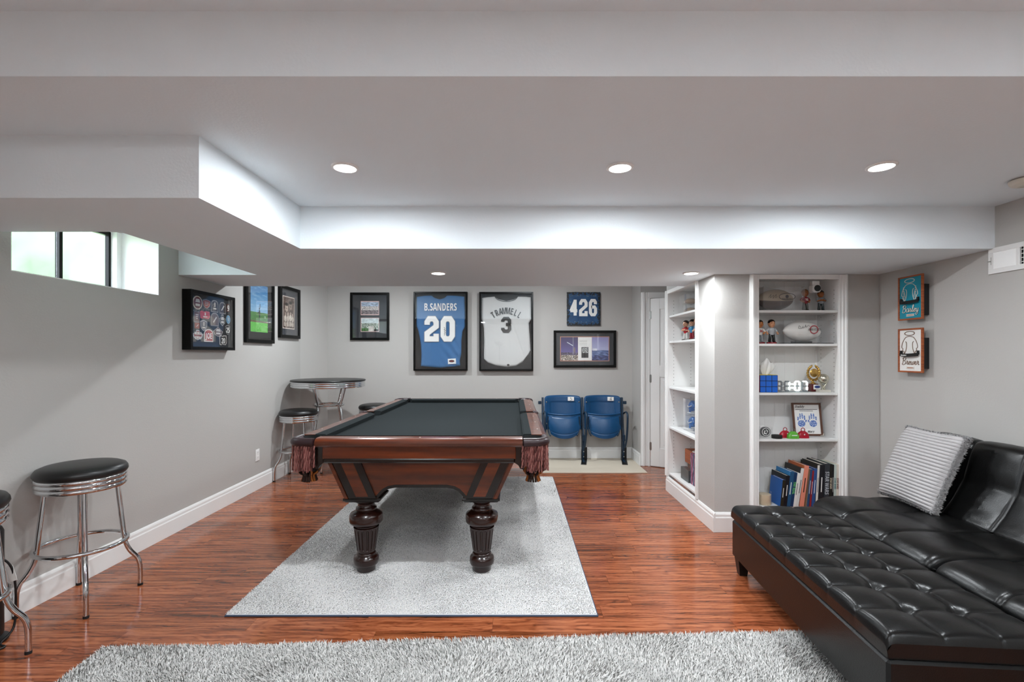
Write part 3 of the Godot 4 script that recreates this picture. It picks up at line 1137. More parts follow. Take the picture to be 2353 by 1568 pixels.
# ---------------------------------------------------------------- chrome stools and bar table
func banded(r: float, y0: float, y1: float, ribs: int) -> Array:
	var p := [Vector2(r - 0.02, y0), Vector2(r - 0.004, y0)]
	for k in ribs:
		var a := lerpf(y0, y1, float(k) / ribs)
		var e := lerpf(y0, y1, float(k + 1) / ribs)
		for s in 5:
			var u := s / 4.0
			p.append(Vector2(r - 0.004 + 0.006 * sin(PI * u), lerpf(a, e, u)))
	p.append(Vector2(r - 0.02, y1))
	return p

func build_stools() -> void:
	var o := thing("bar_stool", "chrome bar stool with round black seat standing against the left wall near the speaker", "bar stool", W(-2.375, 0, 2.66), 0.0, "chrome bar stools")
	var b := B.new()
	b.lathe([Vector2(0.0, 0.69), Vector2(0.188, 0.692), Vector2(0.197, 0.700), Vector2(0.202, 0.712), Vector2(0.200, 0.726), Vector2(0.190, 0.741), Vector2(0.165, 0.752), Vector2(0.12, 0.759), Vector2(0.06, 0.762), Vector2(0.0, 0.763)], 40)
	part(o, "seat", b, M.black_vinyl, "round black padded seat")
	b = B.new()
	b.lathe(banded(0.196, 0.625, 0.697, 3), 40)
	b.lathe([Vector2(0.0, 0.63), Vector2(0.18, 0.63)], 24)
	part(o, "seat_band", b, M.chrome, "ribbed chrome band")
	for k in 4:
		var a := PI / 4 + k * PI / 2
		var dir := Vector3(cos(a), 0, sin(a))
		var line := []
		for p in smooth([Vector2(0.150, 0.63), Vector2(0.160, 0.52), Vector2(0.172, 0.40), Vector2(0.180, 0.315), Vector2(0.188, 0.265), Vector2(0.210, 0.215), Vector2(0.240, 0.170), Vector2(0.252, 0.13), Vector2(0.255, 0.08), Vector2(0.255, 0.012)], 4):
			line.append(dir * p.x + Vector3(0, p.y, 0))
		b = B.new()
		b.tube(line, 0.0125, 12)
		var lg := part(o, "leg", b, M.chrome)
		b = B.new()
		b.xf = Transform3D(Basis.IDENTITY, dir * 0.255)
		b.lathe([Vector2(0, 0), Vector2(0.0135, 0.0), Vector2(0.0135, 0.014), Vector2(0.0, 0.014)], 12)
		part(lg, "foot_cap", b, M.rubber)
	b = B.new()
	var ring := []
	for k in 40:
		ring.append(Vector3(cos(TAU * k / 40) * 0.196, 0.312, sin(TAU * k / 40) * 0.196))
	b.tube(ring, 0.0115, 10, true)
	part(o, "foot_ring", b, M.chrome)
	copy(o, "chrome bar stool cut off by the left edge beside the black speaker", W(-2.375, 0, 2.005))
	copy(o, "chrome bar stool left of the tall round table behind the pool table", W(-2.372, 0, 5.33))
	copy(o, "chrome bar stool right of the tall round table, mostly hidden by the pool table", W(-1.69, 0, 5.92), 0.3)
	# tall round table
	o = thing("bar_table", "tall round chrome bar table with black top in the far left corner", "table", W(-2.150, 0, 5.62))
	b = B.new()
	b.lathe([Vector2(0, 1.05), Vector2(0.408, 1.052), Vector2(0.413, 1.060), Vector2(0.410, 1.068), Vector2(0.40, 1.071), Vector2(0, 1.072)], 56)
	part(o, "table_top", b, M.black_satin)
	b = B.new()
	b.lathe(banded(0.408, 0.985, 1.053, 3), 56)
	b.lathe([Vector2(0, 0.99), Vector2(0.39, 0.99)], 32)
	part(o, "rim_band", b, M.chrome, "ribbed chrome rim")
	for k in 4:
		var a := 0.35 + k * PI / 2
		var dir := Vector3(cos(a), 0, sin(a))
		var line := []
		for p in smooth([Vector2(0.235, 0.99), Vector2(0.19, 0.85), Vector2(0.164, 0.775), Vector2(0.180, 0.69), Vector2(0.22, 0.50), Vector2(0.262, 0.28), Vector2(0.285, 0.14), Vector2(0.29, 0.012)], 3):
			line.append(dir * p.x + Vector3(0, p.y, 0))
		b = B.new()
		b.tube(line, 0.0135, 10)
		part(o, "leg", b, M.chrome)
	b = B.new()
	ring = []
	for k in 32:
		ring.append(Vector3(cos(TAU * k / 32) * 0.165, 0.778, sin(TAU * k / 32) * 0.165))
	b.tube(ring, 0.012, 8, true)
	part(o, "brace_ring", b, M.chrome)

func build_speaker() -> void:
	var o := thing("tower_speaker", "slim black cylindrical tower with cord at the far left edge", "speaker", W(-2.482, 0, 2.262))
	var b := B.new()
	b.lathe([Vector2(0, 0.0), Vector2(0.085, 0.0), Vector2(0.088, 0.01), Vector2(0.06, 0.03), Vector2(0, 0.03)], 24)
	part(o, "foot", b, M.black_plastic)
	b = B.new()
	b.lathe([Vector2(0, 0.03), Vector2(0.066, 0.03), Vector2(0.068, 0.04), Vector2(0.068, 0.515), Vector2(0.060, 0.535), Vector2(0.04, 0.54), Vector2(0, 0.54)], 28)
	part(o, "body", b, M.black_plastic)
	b = B.new()
	b.tube(smooth([Vector3(0.05, 0.40, 0.03), Vector3(0.09, 0.395, 0.0), Vector3(0.105, 0.33, -0.03), Vector3(0.10, 0.2, -0.05), Vector3(0.09, 0.05, -0.05), Vector3(0.10, 0.012, 0.02), Vector3(0.14, 0.008, 0.04), Vector3(0.10, 0.008, 0.09), Vector3(0.02, 0.008, 0.11)], 5), 0.005, 6)
	var cord := part(o, "cord", b, M.black_plastic)
	b = B.new()
	b.xf = Transform3D(Basis(Vector3.BACK, 0.3), Vector3(0.100, 0.315, -0.03))
	b.box(Vector3.ZERO, Vector3(0.035, 0.075, 0.001))
	part(cord, "paper_tag", b, M.white_print, "white paper tag on the cord")

# ---------------------------------------------------------------- stadium seats
func build_stadium_seats() -> void:
	var o := thing("stadium_seats", "pair of blue folding stadium seats numbered 5 and 4 against the back wall", "stadium seats", W(0.882, 0.009, 6.12))
	var b: B
	for s in [-1.0, 1.0]:
		var cx: float = s * 0.254
		# backrest: wide curved plate, hollow towards the sitter
		var bk := func(u: float, v: float) -> Vector3:
			var x := lerpf(-0.232, 0.232, u)
			var top := 0.822 - 0.028 * pow(absf(x) / 0.232, 14.0) + 0.006 * (1.0 - pow(x / 0.232, 2.0))
			var y := lerpf(0.40, top, v)
			var e := clampf(minf(minf(u, 1 - u) * 0.46, (1 - v) * 0.42) / 0.012, 0, 1)
			var rec := 0.006 if absf(x) < 0.165 and y > 0.46 and y < 0.748 else 0.0
			return Vector3(cx + x, y, -0.05 + 1.05 * x * x - 0.10 * (y - 0.4) - 0.02 * (1.0 - sqrt(1.0 - (1.0 - e) * (1.0 - e))) - rec)
		b = B.new()
		b.sheet(44, 40, bk)
		b.sheet(20, 10, func(u, v): return bk.call(u, v) + Vector3(0, 0, -0.018), true)
		b.sheet(30, 1, func(u, v): return bk.call(u, 1.0) + Vector3(0, 0, -0.018 * v), true)
		part(o, "backrest", b, M.seat_blue)
		# seat pan folded up: rounded plate bulging to the front, rolled lip on top
		var pan := func(u: float, v: float) -> Vector3:
			var w := 0.208 - 0.035 * pow(1.0 - v, 2.5)
			var x := lerpf(-w, w, u)
			var bot := 0.300 + 0.055 * pow(absf(x) / w, 2.4)
			var y := lerpf(bot, 0.615 - 0.012 * (1.0 - pow(x / w, 2.0)), v)
			var rim := 0.0
			if v > 0.93:
				rim = 0.022 * sin((v - 0.93) / 0.07 * PI * 0.75)
			if absf(v - 0.17) < 0.02 and absf(x) < 0.17:
				rim = -0.004
			if absf(v - 0.84) < 0.015 and absf(x) < 0.16:
				rim = -0.004
			return Vector3(cx + 0.012 + x, y, 0.125 - 1.3 * x * x - 0.10 * (v - 0.5) * (v - 0.5) + rim - 0.05 * v)
		b = B.new()
		b.sheet(36, 48, pan)
		b.sheet(18, 12, func(u, v): return pan.call(u, v) + Vector3(0, 0, -0.03), true)
		b.sheet(24, 1, func(u, v): return pan.call(u, 1.0) + Vector3(0, 0, -0.03 * v), true)
		b.sheet(24, 1, func(u, v): return pan.call(u, 0.0) + Vector3(0, 0, -0.03 * v))
		for e in [0.0, 1.0]:
			b.sheet(1, 24, func(u, v): return pan.call(e, v) + Vector3(0, 0, -0.03 * u), e > 0.5)
		part(o, "seat_pan", b, M.seat_blue)
		for e in [-1.0, 1.0]:
			b = B.new()
			b.tube(smooth([Vector3(cx + e * 0.195, 0.575, 0.07), Vector3(cx + e * 0.200, 0.47, 0.05), Vector3(cx + e * 0.185, 0.37, 0.06), Vector3(cx + e * 0.165, 0.335, 0.085)], 4), 0.009, 6)
			part(o, "pan_strap", b, M.seat_iron)
			for y in [0.745, 0.475]:
				b = B.new()
				b.ball(Vector3(cx + e * 0.208, y, -0.05 + 1.05 * 0.208 * 0.208 - 0.10 * (y - 0.4) + 0.001), Vector3(0.010, 0.010, 0.007), 10, 6)
				part(o, "bolt", b, M.steel)
		# number plate
		b = B.new()
		b.xf = Transform3D(Basis(Vector3.UP, -0.16) * Basis(Vector3.RIGHT, 0.0), Vector3(cx + 0.107, 0.783, -0.063))
		b.box(Vector3.ZERO, Vector3(0.080, 0.050, 0.004), 0.0018)
		var pl := part(o, "number_plate", b, M.white_print, "white plate with black numeral %d" % (5 if s < 0 else 4))
		text(pl, "5" if s < 0 else "4", 0.040, M.ink, Vector3(cx + 0.107, 0.783, -0.0605), font_plain, 0.9, 0.0, Basis(Vector3.UP, -0.16))
	for k in 3:
		var x := (k - 1) * 0.508
		b = B.new()
		# upright, seen from the side
		b.xf = Transform3D(Basis(Vector3.UP, -PI / 2), Vector3(x, 0, 0))
		b.prism(poly([-0.115, 0.80, -0.075, 0.80, -0.02, 0.42, 0.03, 0.30, 0.015, 0.16, -0.02, 0.02, 0.10, 0.004, 0.10, 0.0, -0.09, 0.0, -0.075, 0.10, -0.055, 0.30, -0.075, 0.42]), -0.013, 0.013)
		b.xf = Transform3D(Basis.IDENTITY, Vector3(x, 0, 0))
		b.span(Vector3(-0.016, 0.26, -0.06), Vector3(0.016, 0.34, 0.05), 0.006)
		part(o, "stanchion", b, M.seat_iron)
		b = B.new()
		b.tube(smooth([Vector3(x + 0.01, 0.60, -0.02), Vector3(x + 0.015, 0.632, 0.06), Vector3(x + 0.018, 0.625, 0.13), Vector3(x + 0.018, 0.57, 0.16), Vector3(x + 0.016, 0.42, 0.15), Vector3(x + 0.012, 0.28, 0.12), Vector3(x + 0.01, 0.18, 0.05)], 5), 0.013, 8, false, 0.6)
		part(o, "arm_bracket", b, M.seat_iron)
		b = B.new()
		b.xf = Transform3D(Basis(Vector3.UP, -0.18), Vector3(x + 0.012, 0, 0))
		b.span(Vector3(-0.033, 0.0, -0.10), Vector3(0.035, 0.006, 0.21), 0.002)
		b.span(Vector3(-0.033, 0.0, -0.10), Vector3(-0.026, 0.15, 0.02), 0.002)
		b.span(Vector3(-0.033, 0.006, -0.10), Vector3(0.035, 0.16, -0.092), 0.002)
		var ft := part(o, "foot", b, M.black_satin, "black angle iron foot")
		for y in [0.06, 0.125]:
			b = B.new()
			b.ball(Vector3(x + 0.004, y, 0.02), Vector3(0.008, 0.008, 0.005), 8, 5)
			part(ft, "bolt", b, M.steel)
	for s in [-1.0, 1.0]:
		b = B.new()
		b.span(Vector3(s * 0.525, 0.715, -0.09), Vector3(s * 0.565, 0.755, -0.06), 0.004)
		part(o, "end_clip", b, M.seat_iron)

# ---------------------------------------------------------------- ottoman, futon, pillow
func build_ottoman() -> void:
	var o := thing("storage_ottoman", "long black leather storage ottoman with button tufted lid on the floor by the futon", "ottoman", W(1.578, 0, 2.30), -deg_to_rad(4.6))
	var hw := 0.268
	var hl := 0.705
	var b := B.new()
	b.span(Vector3(-hw, 0.10, -hl), Vector3(hw, 0.325, hl), 0.010)
	part(o, "body", b, M.black_leather)
	b = B.new()
	b.span(Vector3(-hw + 0.012, 0.32, -hl + 0.012), Vector3(hw - 0.012, 0.34, hl - 0.012))
	part(o, "rim", b, M.black_matt)
	var top := func(x: float, z: float) -> float:
		var u := (x + hw) / (2 * hw) * 3.0
		var v := (z + hl) / (2 * hl) * 8.0
		var y := 0.412
		var fu := absf(sin(PI * u))
		var fv := absf(sin(PI * v))
		y += 0.016 * pow(fu * fv, 0.55)
		# buttons pulled in where the seams cross inside the lid
		for a in [1.0, 2.0]:
			var q := roundf(clampf(v, 1.0, 7.0))
			var dx: float = (u - a) * 0.179
			var dz: float = (v - q) * 0.176
			y -= 0.020 * exp(-(dx * dx + dz * dz) / (0.026 * 0.026))
		# double stitched seams
		var su := absf(u - roundf(u)) * 0.179
		var sv := absf(v - roundf(v)) * 0.176
		if roundf(u) > 0.5 and roundf(u) < 2.5:
			y -= 0.004 * exp(-su * su / 0.00002)
		if roundf(v) > 0.5 and roundf(v) < 7.5:
			y -= 0.004 * exp(-sv * sv / 0.00002)
		return y
	b = B.new()
	var lid := func(p: float, q: float) -> Vector3:
		# p runs over the section from the left lower edge over the top to the right lower edge
		var zz := lerpf(-hl - 0.004, hl + 0.004, q)
		var ze := clampf((hl + 0.004 - absf(zz)) / 0.028, 0, 1)
		var ez := sqrt(1.0 - (1.0 - ze) * (1.0 - ze))
		var side := 0.0
		var x := 0.0
		if p < 0.10:
			side = 1.0 - p / 0.10
			x = -hw - 0.004
		elif p > 0.90:
			side = (p - 0.90) / 0.10
			x = hw + 0.004
		else:
			x = lerpf(-hw - 0.004, hw + 0.004, (p - 0.10) / 0.80)
		var xe := clampf((hw + 0.004 - absf(x)) / 0.028, 0, 1)
		var ex := sqrt(1.0 - (1.0 - xe) * (1.0 - xe))
		var y: float = top.call(clampf(x, -hw, hw), clampf(zz, -hl, hl)) - 0.026 * (1.0 - ex) - 0.026 * (1.0 - ez)
		if side > 0.0:
			var pinch := 0.003 * pow(absf(sin(PI * (zz + hl) / (2 * hl) * 8.0)), 0.5)
			return Vector3(x + signf(x) * pinch * (1.0 - side), lerpf(y, 0.338, side), zz)
		return Vector3(x, y, zz)
	b.sheet(96, 200, lid, true)
	for s in [0.0, 1.0]:
		b.sheet(40, 6, func(p, q): return (lid.call(0.10 + 0.80 * p, s) as Vector3).lerp(Vector3(lerpf(-hw, hw, p), 0.338, (hl + 0.004) * (1.0 if s > 0.5 else -1.0)), q), s < 0.5)
	part(o, "lid", b, M.black_leather, "black leather lid with two rows of sunk buttons")
	b = B.new()
	for a in [-hw + 0.179, -hw + 0.358]:
		for k in range(1, 8):
			b.ball(Vector3(a, top.call(a, -hl + k * 0.17625) + 0.002, -hl + k * 0.17625), Vector3(0.008, 0.003, 0.008), 8, 5)
	part(o, "buttons", b, M.black_leather)
	for x in [-hw + 0.045, hw - 0.045]:
		for z in [-hl + 0.045, hl - 0.045]:
			b = B.new()
			var p := Vector3(x, 0, z)
			for s in [[1, 0], [-1, 0], [0, 1], [0, -1]]:
				var nn := Vector3(s[0], 0, s[1])
				var t := Vector3(-s[1], 0, s[0])
				b.quad(p + nn * 0.022 - t * 0.022, p + nn * 0.022 + t * 0.022, p + (nn + t) * 0.034 + Vector3(0, 0.1, 0), p + (nn - t) * 0.034 + Vector3(0, 0.1, 0), nn)
			b.quad(p + Vector3(-0.022, 0, -0.022), p + Vector3(0.022, 0, -0.022), p + Vector3(0.022, 0, 0.022), p + Vector3(-0.022, 0, 0.022), Vector3.DOWN)
			part(o, "leg", b, M.black_satin)

func padded(prof: Array, z0: float, z1: float, cols: int, seams: Array, puff: float, core: Vector2) -> B:
	# cushion swept from z0 to z1 over a closed section, quilted into panels
	var line := smooth(prof, 7, true)
	var m := line.size()
	var ln := absf(z1 - z0)
	var b := B.new()
	var quilt := func(u: float, v: float) -> Vector3:
		var k := int(roundf(v * m)) % m
		var p: Vector2 = line[k]
		var q: Vector2 = line[(k + 1) % m]
		var r: Vector2 = line[(k - 1 + m) % m]
		var tg := (q - r).normalized()
		var nn := Vector2(-tg.y, tg.x)
		if nn.dot(p - core) < 0:
			nn = -nn
		var z: float = lerpf(z0, z1, u)
		var f := pow(absf(sin(PI * u * cols)), 0.28)
		var gap := 1.0
		for s in seams:
			var dd: float = p.distance_to(s)
			gap = minf(gap, pow(clampf(dd / 0.09, 0, 1), 0.45))
		var wr := 0.005 * noise.get_noise_3d(p.x * 500, p.y * 500, z * 260)
		var e: float = clampf(minf(u, 1.0 - u) * ln / 0.045, 0, 1)
		var ed := sqrt(1.0 - (1.0 - e) * (1.0 - e))
		var out := p + nn * (puff * (f * gap - 0.6) + wr * f - 0.04 * (1.0 - ed))
		return Vector3(out.x, out.y, z)
	b.sheet(84, m, quilt, true)
	for s in [z0, z1]:
		var base := b.v.size()
		var nz := Vector3(0, 0, signf(s - (z0 + z1) * 0.5))
		var ctr := b.vert(Vector3(core.x, core.y, s), nz)
		for k in m:
			var tg: Vector2 = (line[(k + 1) % m] - line[(k - 1 + m) % m]).normalized()
			var nn := Vector2(-tg.y, tg.x)
			if nn.dot(line[k] - core) < 0:
				nn = -nn
			var p: Vector2 = line[k] - nn * (0.04 + puff * 0.6)
			b.vert(Vector3(p.x, p.y, s), nz)
		for k in m:
			b.face(ctr, base + 1 + k, base + 1 + (k + 1) % m)
	return b

func build_futon() -> void:
	var o := thing("futon_sofa", "black leather futon sofa with quilted split back along the right wall", "sofa", W(2.345, 0, 2.17), -deg_to_rad(3.0))
	var seat := pts([-0.445, 0.335, -0.40, 0.300, -0.10, 0.295, 0.15, 0.300, 0.20, 0.36, 0.16, 0.425, 0.00, 0.440, -0.15, 0.440, -0.30, 0.442, -0.40, 0.428, -0.452, 0.385])
	var back := pts([0.10, 0.43, 0.17, 0.40, 0.245, 0.42, 0.30, 0.55, 0.365, 0.74, 0.385, 0.80, 0.360, 0.852, 0.300, 0.850, 0.265, 0.80, 0.215, 0.64, 0.160, 0.53, 0.118, 0.47])
	for z in [[-0.965, -0.004], [0.004, 0.965]]:
		var b := padded(seat, z[0], z[1], 3, [Vector2(-0.12, 0.442)], 0.018, Vector2(-0.13, 0.365))
		var st := part(o, "seat_cushion", b, M.black_leather)
		b = padded(back, z[0], z[1], 3, [Vector2(0.212, 0.635)], 0.018, Vector2(0.245, 0.62))
		part(o, "back_cushion", b, M.black_leather)
		# piping along the lower front edge
		b = B.new()
		b.tube([Vector3(-0.43, 0.312, z[0] + 0.03), Vector3(-0.43, 0.312, z[1] - 0.03)], 0.005, 6)
		part(st, "piping", b, M.black_leather)
	var f := B.new()
	f.span(Vector3(-0.38, 0.22, -0.94), Vector3(0.20, 0.292, 0.94), 0.005)
	part(o, "frame", f, M.black_matt)
	for x in [-0.33, 0.14]:
		for z in [-0.85, 0.0, 0.85]:
			f = B.new()
			f.xf = Transform3D(Basis.IDENTITY, Vector3(x, 0, z))
			f.lathe([Vector2(0, 0), Vector2(0.016, 0), Vector2(0.018, 0.01), Vector2(0.018, 0.225), Vector2(0, 0.225)], 14)
			part(o, "leg", f, M.chrome)

func build_pillow() -> void:
	var o := thing("throw_pillow", "silver grey ribbed fur throw pillow leaning on the futon back", "pillow", W(2.385, 0.452, 2.945))
	o.rotation = Vector3.ZERO
	# local x along the sofa (towards the camera), y up the pillow, z out of its face
	var lean := Basis(Vector3.UP, -PI / 2 - 0.06) * Basis(Vector3.RIGHT, -0.40)
	o.basis = lean
	var hx := 0.222
	var hy := 0.235
	var shape := func(u: float, v: float, side: float, ribs: float) -> Vector3:
		var x := u * 2.0 - 1.0
		var y := v * 2.0 - 1.0
		var bulge := pow(maxf(0.0, (1.0 - pow(absf(x), 2.6)) * (1.0 - pow(absf(y), 2.6))), 0.5)
		var pull := 1.0 - 0.045 * (1.0 - x * x) * y * y - 0.0
		var pull2 := 1.0 - 0.045 * (1.0 - y * y) * x * x
		var rib := 0.0125 * pow(absf(sin(y * 11.5 * PI + 0.25 * sin(x * 3.0))), 0.55) * ribs * minf(1.0, bulge * 3.0)
		return Vector3(x * hx * pull2, hy + y * hy * pull, side * (0.070 * bulge + 0.004 + rib))
	var b := B.new()
	b.sheet(50, 320, func(u, v): return shape.call(u, v, 1.0, 1.0))
	b.sheet(30, 40, func(u, v): return shape.call(u, v, -1.0, 0.0), true)
	var m := mat("pillow_fur", h("b4b0b0"), 0.85)
	m.rim_enabled = true
	m.rim = 0.6
	part(o, "cover", b, m, "ribbed grey fur cover")
	var r := RandomNumberGenerator.new()
	r.seed = 31
	var place := []
	var tints := []
	for k in 11000:
		var side := r.randi() % 4
		var s := r.randf()
		var u := s
		var v := s
		var out := Vector3.ZERO
		if side == 0:
			u = 0.0; out = Vector3.LEFT
		elif side == 1:
			u = 1.0; out = Vector3.RIGHT
		elif side == 2:
			v = 0.0; out = Vector3.DOWN
		else:
			v = 1.0; out = Vector3.UP
		var p: Vector3 = shape.call(u, v, 1.0, 0.0)
		p -= out * r.randf() * 0.016
		p.z = r.randf_range(-0.02, 0.016)
		var dir := (out + Vector3(r.randf_range(-0.6, 0.6), r.randf_range(-0.6, 0.6), r.randf_range(-0.7, 0.7))).normalized()
		var q := Basis(Quaternion(Vector3.UP, dir)) if dir.y > -0.99 else Basis(Vector3.RIGHT, PI)
		place.append(Transform3D(q.scaled(Vector3.ONE * r.randf_range(0.7, 1.2)), p))
		var t := r.randf_range(0.34, 0.52)
		tints.append(Color(t, t * 0.97, t * 0.97))
	pile(o, "fur", tuft(5, 0.014, 0.0014, 0.006, 4), place, tints)

# ---------------------------------------------------------------- framed things
func frame_bars(o: Node3D, w: float, hh: float, bar: float, depth: float, m: Material) -> void:
	# four bars round the origin, back on z = 0
	for s in [-1.0, 1.0]:
		var b := B.new()
		b.span(Vector3(s * (w / 2 - bar), -hh / 2, 0), Vector3(s * w / 2, hh / 2, depth), 0.002)
		part(o, "frame_bar", b, m)
		b = B.new()
		b.span(Vector3(-w / 2 + bar, s * (hh / 2 - bar), 0), Vector3(w / 2 - bar, s * hh / 2, depth), 0.002)
		part(o, "frame_bar", b, m)

func framed(called: String, label: String, category: String, at: Vector3, turn: float, w: float, hh: float, bar: float, depth: float, back: Material, group := "") -> Node3D:
	var o := thing(called, label, category, at, turn, group)
	frame_bars(o, w, hh, bar, depth, M.black_frame)
	var b := B.new()
	b.span(Vector3(-w / 2 + bar * 0.6, -hh / 2 + bar * 0.6, 0.001), Vector3(w / 2 - bar * 0.6, hh / 2 - bar * 0.6, 0.006))
	part(o, "mat_board", b, back)
	return o

func pane(o: Node3D, w: float, hh: float, z: float) -> void:
	var b := B.new()
	b.span(Vector3(-w / 2, -hh / 2, z - 0.0008), Vector3(w / 2, hh / 2, z + 0.0008))
	part(o, "glass", b, M.glass)

func jersey(o: Node3D, outline: Dictionary, folds: Callable, z: float, m: Material, called := "jersey") -> void:
	# outline: left / right: arrays of [y, x]; top: arrays of [u, y]; bottom
	var at := func(a: Array, k: float) -> float:
		if k >= a[0][0]:
			return a[0][1]
		for q in a.size() - 1:
			if k <= a[q][0] and k >= a[q + 1][0]:
				return lerpf(a[q + 1][1], a[q][1], (k - a[q + 1][0]) / maxf(a[q][0] - a[q + 1][0], 1e-6))
		return a[a.size() - 1][1]
	var surf := func(u: float, v: float) -> Vector3:
		var top: float = at.call(outline.top, 1.0 - u)
		var bot: float = at.call(outline.bottom, 1.0 - u)
		var y := lerpf(bot, top, v)
		var x := lerpf(at.call(outline.left, y), at.call(outline.right, y), u)
		var e := clampf(minf(minf(u, 1 - u) * 0.6, minf(v, 1 - v)) / 0.03, 0, 1)
		var f: float = folds.call(x, y)
		return Vector3(x, y, z + 0.012 * sqrt(1 - (1 - e) * (1 - e)) + f * e)
	var b := B.new()
	b.sheet(70, 90, surf)
	part(o, called, b, m)

const DIGIT := {
	"2": [0.0, 0.70, 0.0, 0.84, 0.16, 1.0, 0.50, 1.0, 0.66, 0.84, 0.66, 0.62, 0.0, 0.28, 0.0, 0.0, 0.66, 0.0, 0.66, 0.26],
	"0": [0.16, 0.0, 0.50, 0.0, 0.66, 0.16, 0.66, 0.84, 0.50, 1.0, 0.16, 1.0, 0.0, 0.84, 0.0, 0.16],
	"3": [0.0, 0.74, 0.0, 0.84, 0.16, 1.0, 0.50, 1.0, 0.66, 0.84, 0.66, 0.62, 0.56, 0.52, 0.30, 0.52, 0.56, 0.52, 0.66, 0.42, 0.66, 0.16, 0.50, 0.0, 0.16, 0.0, 0.0, 0.16, 0.0, 0.27],
	"4": [[0.52, -0.06, 0.52, 1.06], [0.54, 1.0, 0.0, 0.26], [-0.06, 0.28, 0.78, 0.28]],
	"6": [0.60, 0.74, 0.60, 0.88, 0.48, 1.0, 0.16, 1.0, 0.0, 0.84, 0.0, 0.14, 0.16, 0.0, 0.48, 0.0, 0.62, 0.14, 0.62, 0.42, 0.48, 0.55, 0.10, 0.52],
	"5": [0.62, 1.0, 0.04, 1.0, 0.0, 0.56, 0.46, 0.58, 0.62, 0.44, 0.62, 0.14, 0.48, 0.0, 0.14, 0.0, 0.0, 0.14],
	"9": [0.02, 0.14, 0.16, 0.0, 0.46, 0.0, 0.62, 0.16, 0.62, 0.86, 0.48, 1.0, 0.14, 1.0, 0.0, 0.86, 0.0, 0.60, 0.14, 0.46, 0.52, 0.48],
	"1": [0.1, 0.84, 0.34, 1.0, 0.34, 0.0],
	"7": [0.0, 1.0, 0.62, 1.0, 0.24, 0.0],
}

func numeral(o: Node, s: String, x: float, y: float, hh: float, w: float, z: float, m: Material, gap := 0.92, edge: Material = null, narrow := 1.0) -> void:
	var n := s.length()
	for k in n:
		var strokes: Array = DIGIT[s[k]]
		if not strokes[0] is Array:
			strokes = [strokes]
		var b := B.new()
		var b2 := B.new()
		for st in strokes:
			var line := []
			for p in pts(st):
				line.append(Vector2(x + (k * gap - (n - 1) * gap * 0.5 - 0.33 * narrow) * hh + p.x * hh * narrow, y + (p.y - 0.5) * hh))
			var closed: bool = s[k] == "0"
			b2.ribbon(line, w * 1.22, z - 0.0004, closed)
			b.ribbon(line, w, z + 0.0004 * strokes.find(st), closed)
		if edge:
			part(o, "numeral_edge", b2, edge)
		part(o, "numeral", b, m)

func blotch(im: Image, x0: int, y0: int, x1: int, y1: int, c: Color, vary: float, sd: int, fx := 0.05, fy := 0.05) -> void:
	for y in range(maxi(y0, 0), mini(y1, im.get_height())):
		for x in range(maxi(x0, 0), mini(x1, im.get_width())):
			var q := noise.get_noise_2d(x * fx * 100.0 + sd * 91.0, y * fy * 100.0 + sd * 37.0) * vary
			im.set_pixel(x, y, Color(clampf(c.r + q, 0, 1), clampf(c.g + q, 0, 1), clampf(c.b + q, 0, 1)))

func disc(im: Image, cx: float, cy: float, rx: float, ry: float, c: Color) -> void:
	for y in range(maxi(int(cy - ry), 0), mini(int(cy + ry) + 1, im.get_height())):
		for x in range(maxi(int(cx - rx), 0), mini(int(cx + rx) + 1, im.get_width())):
			if pow((x - cx) / rx, 2) + pow((y - cy) / ry, 2) <= 1.0:
				im.set_pixel(x, y, c)

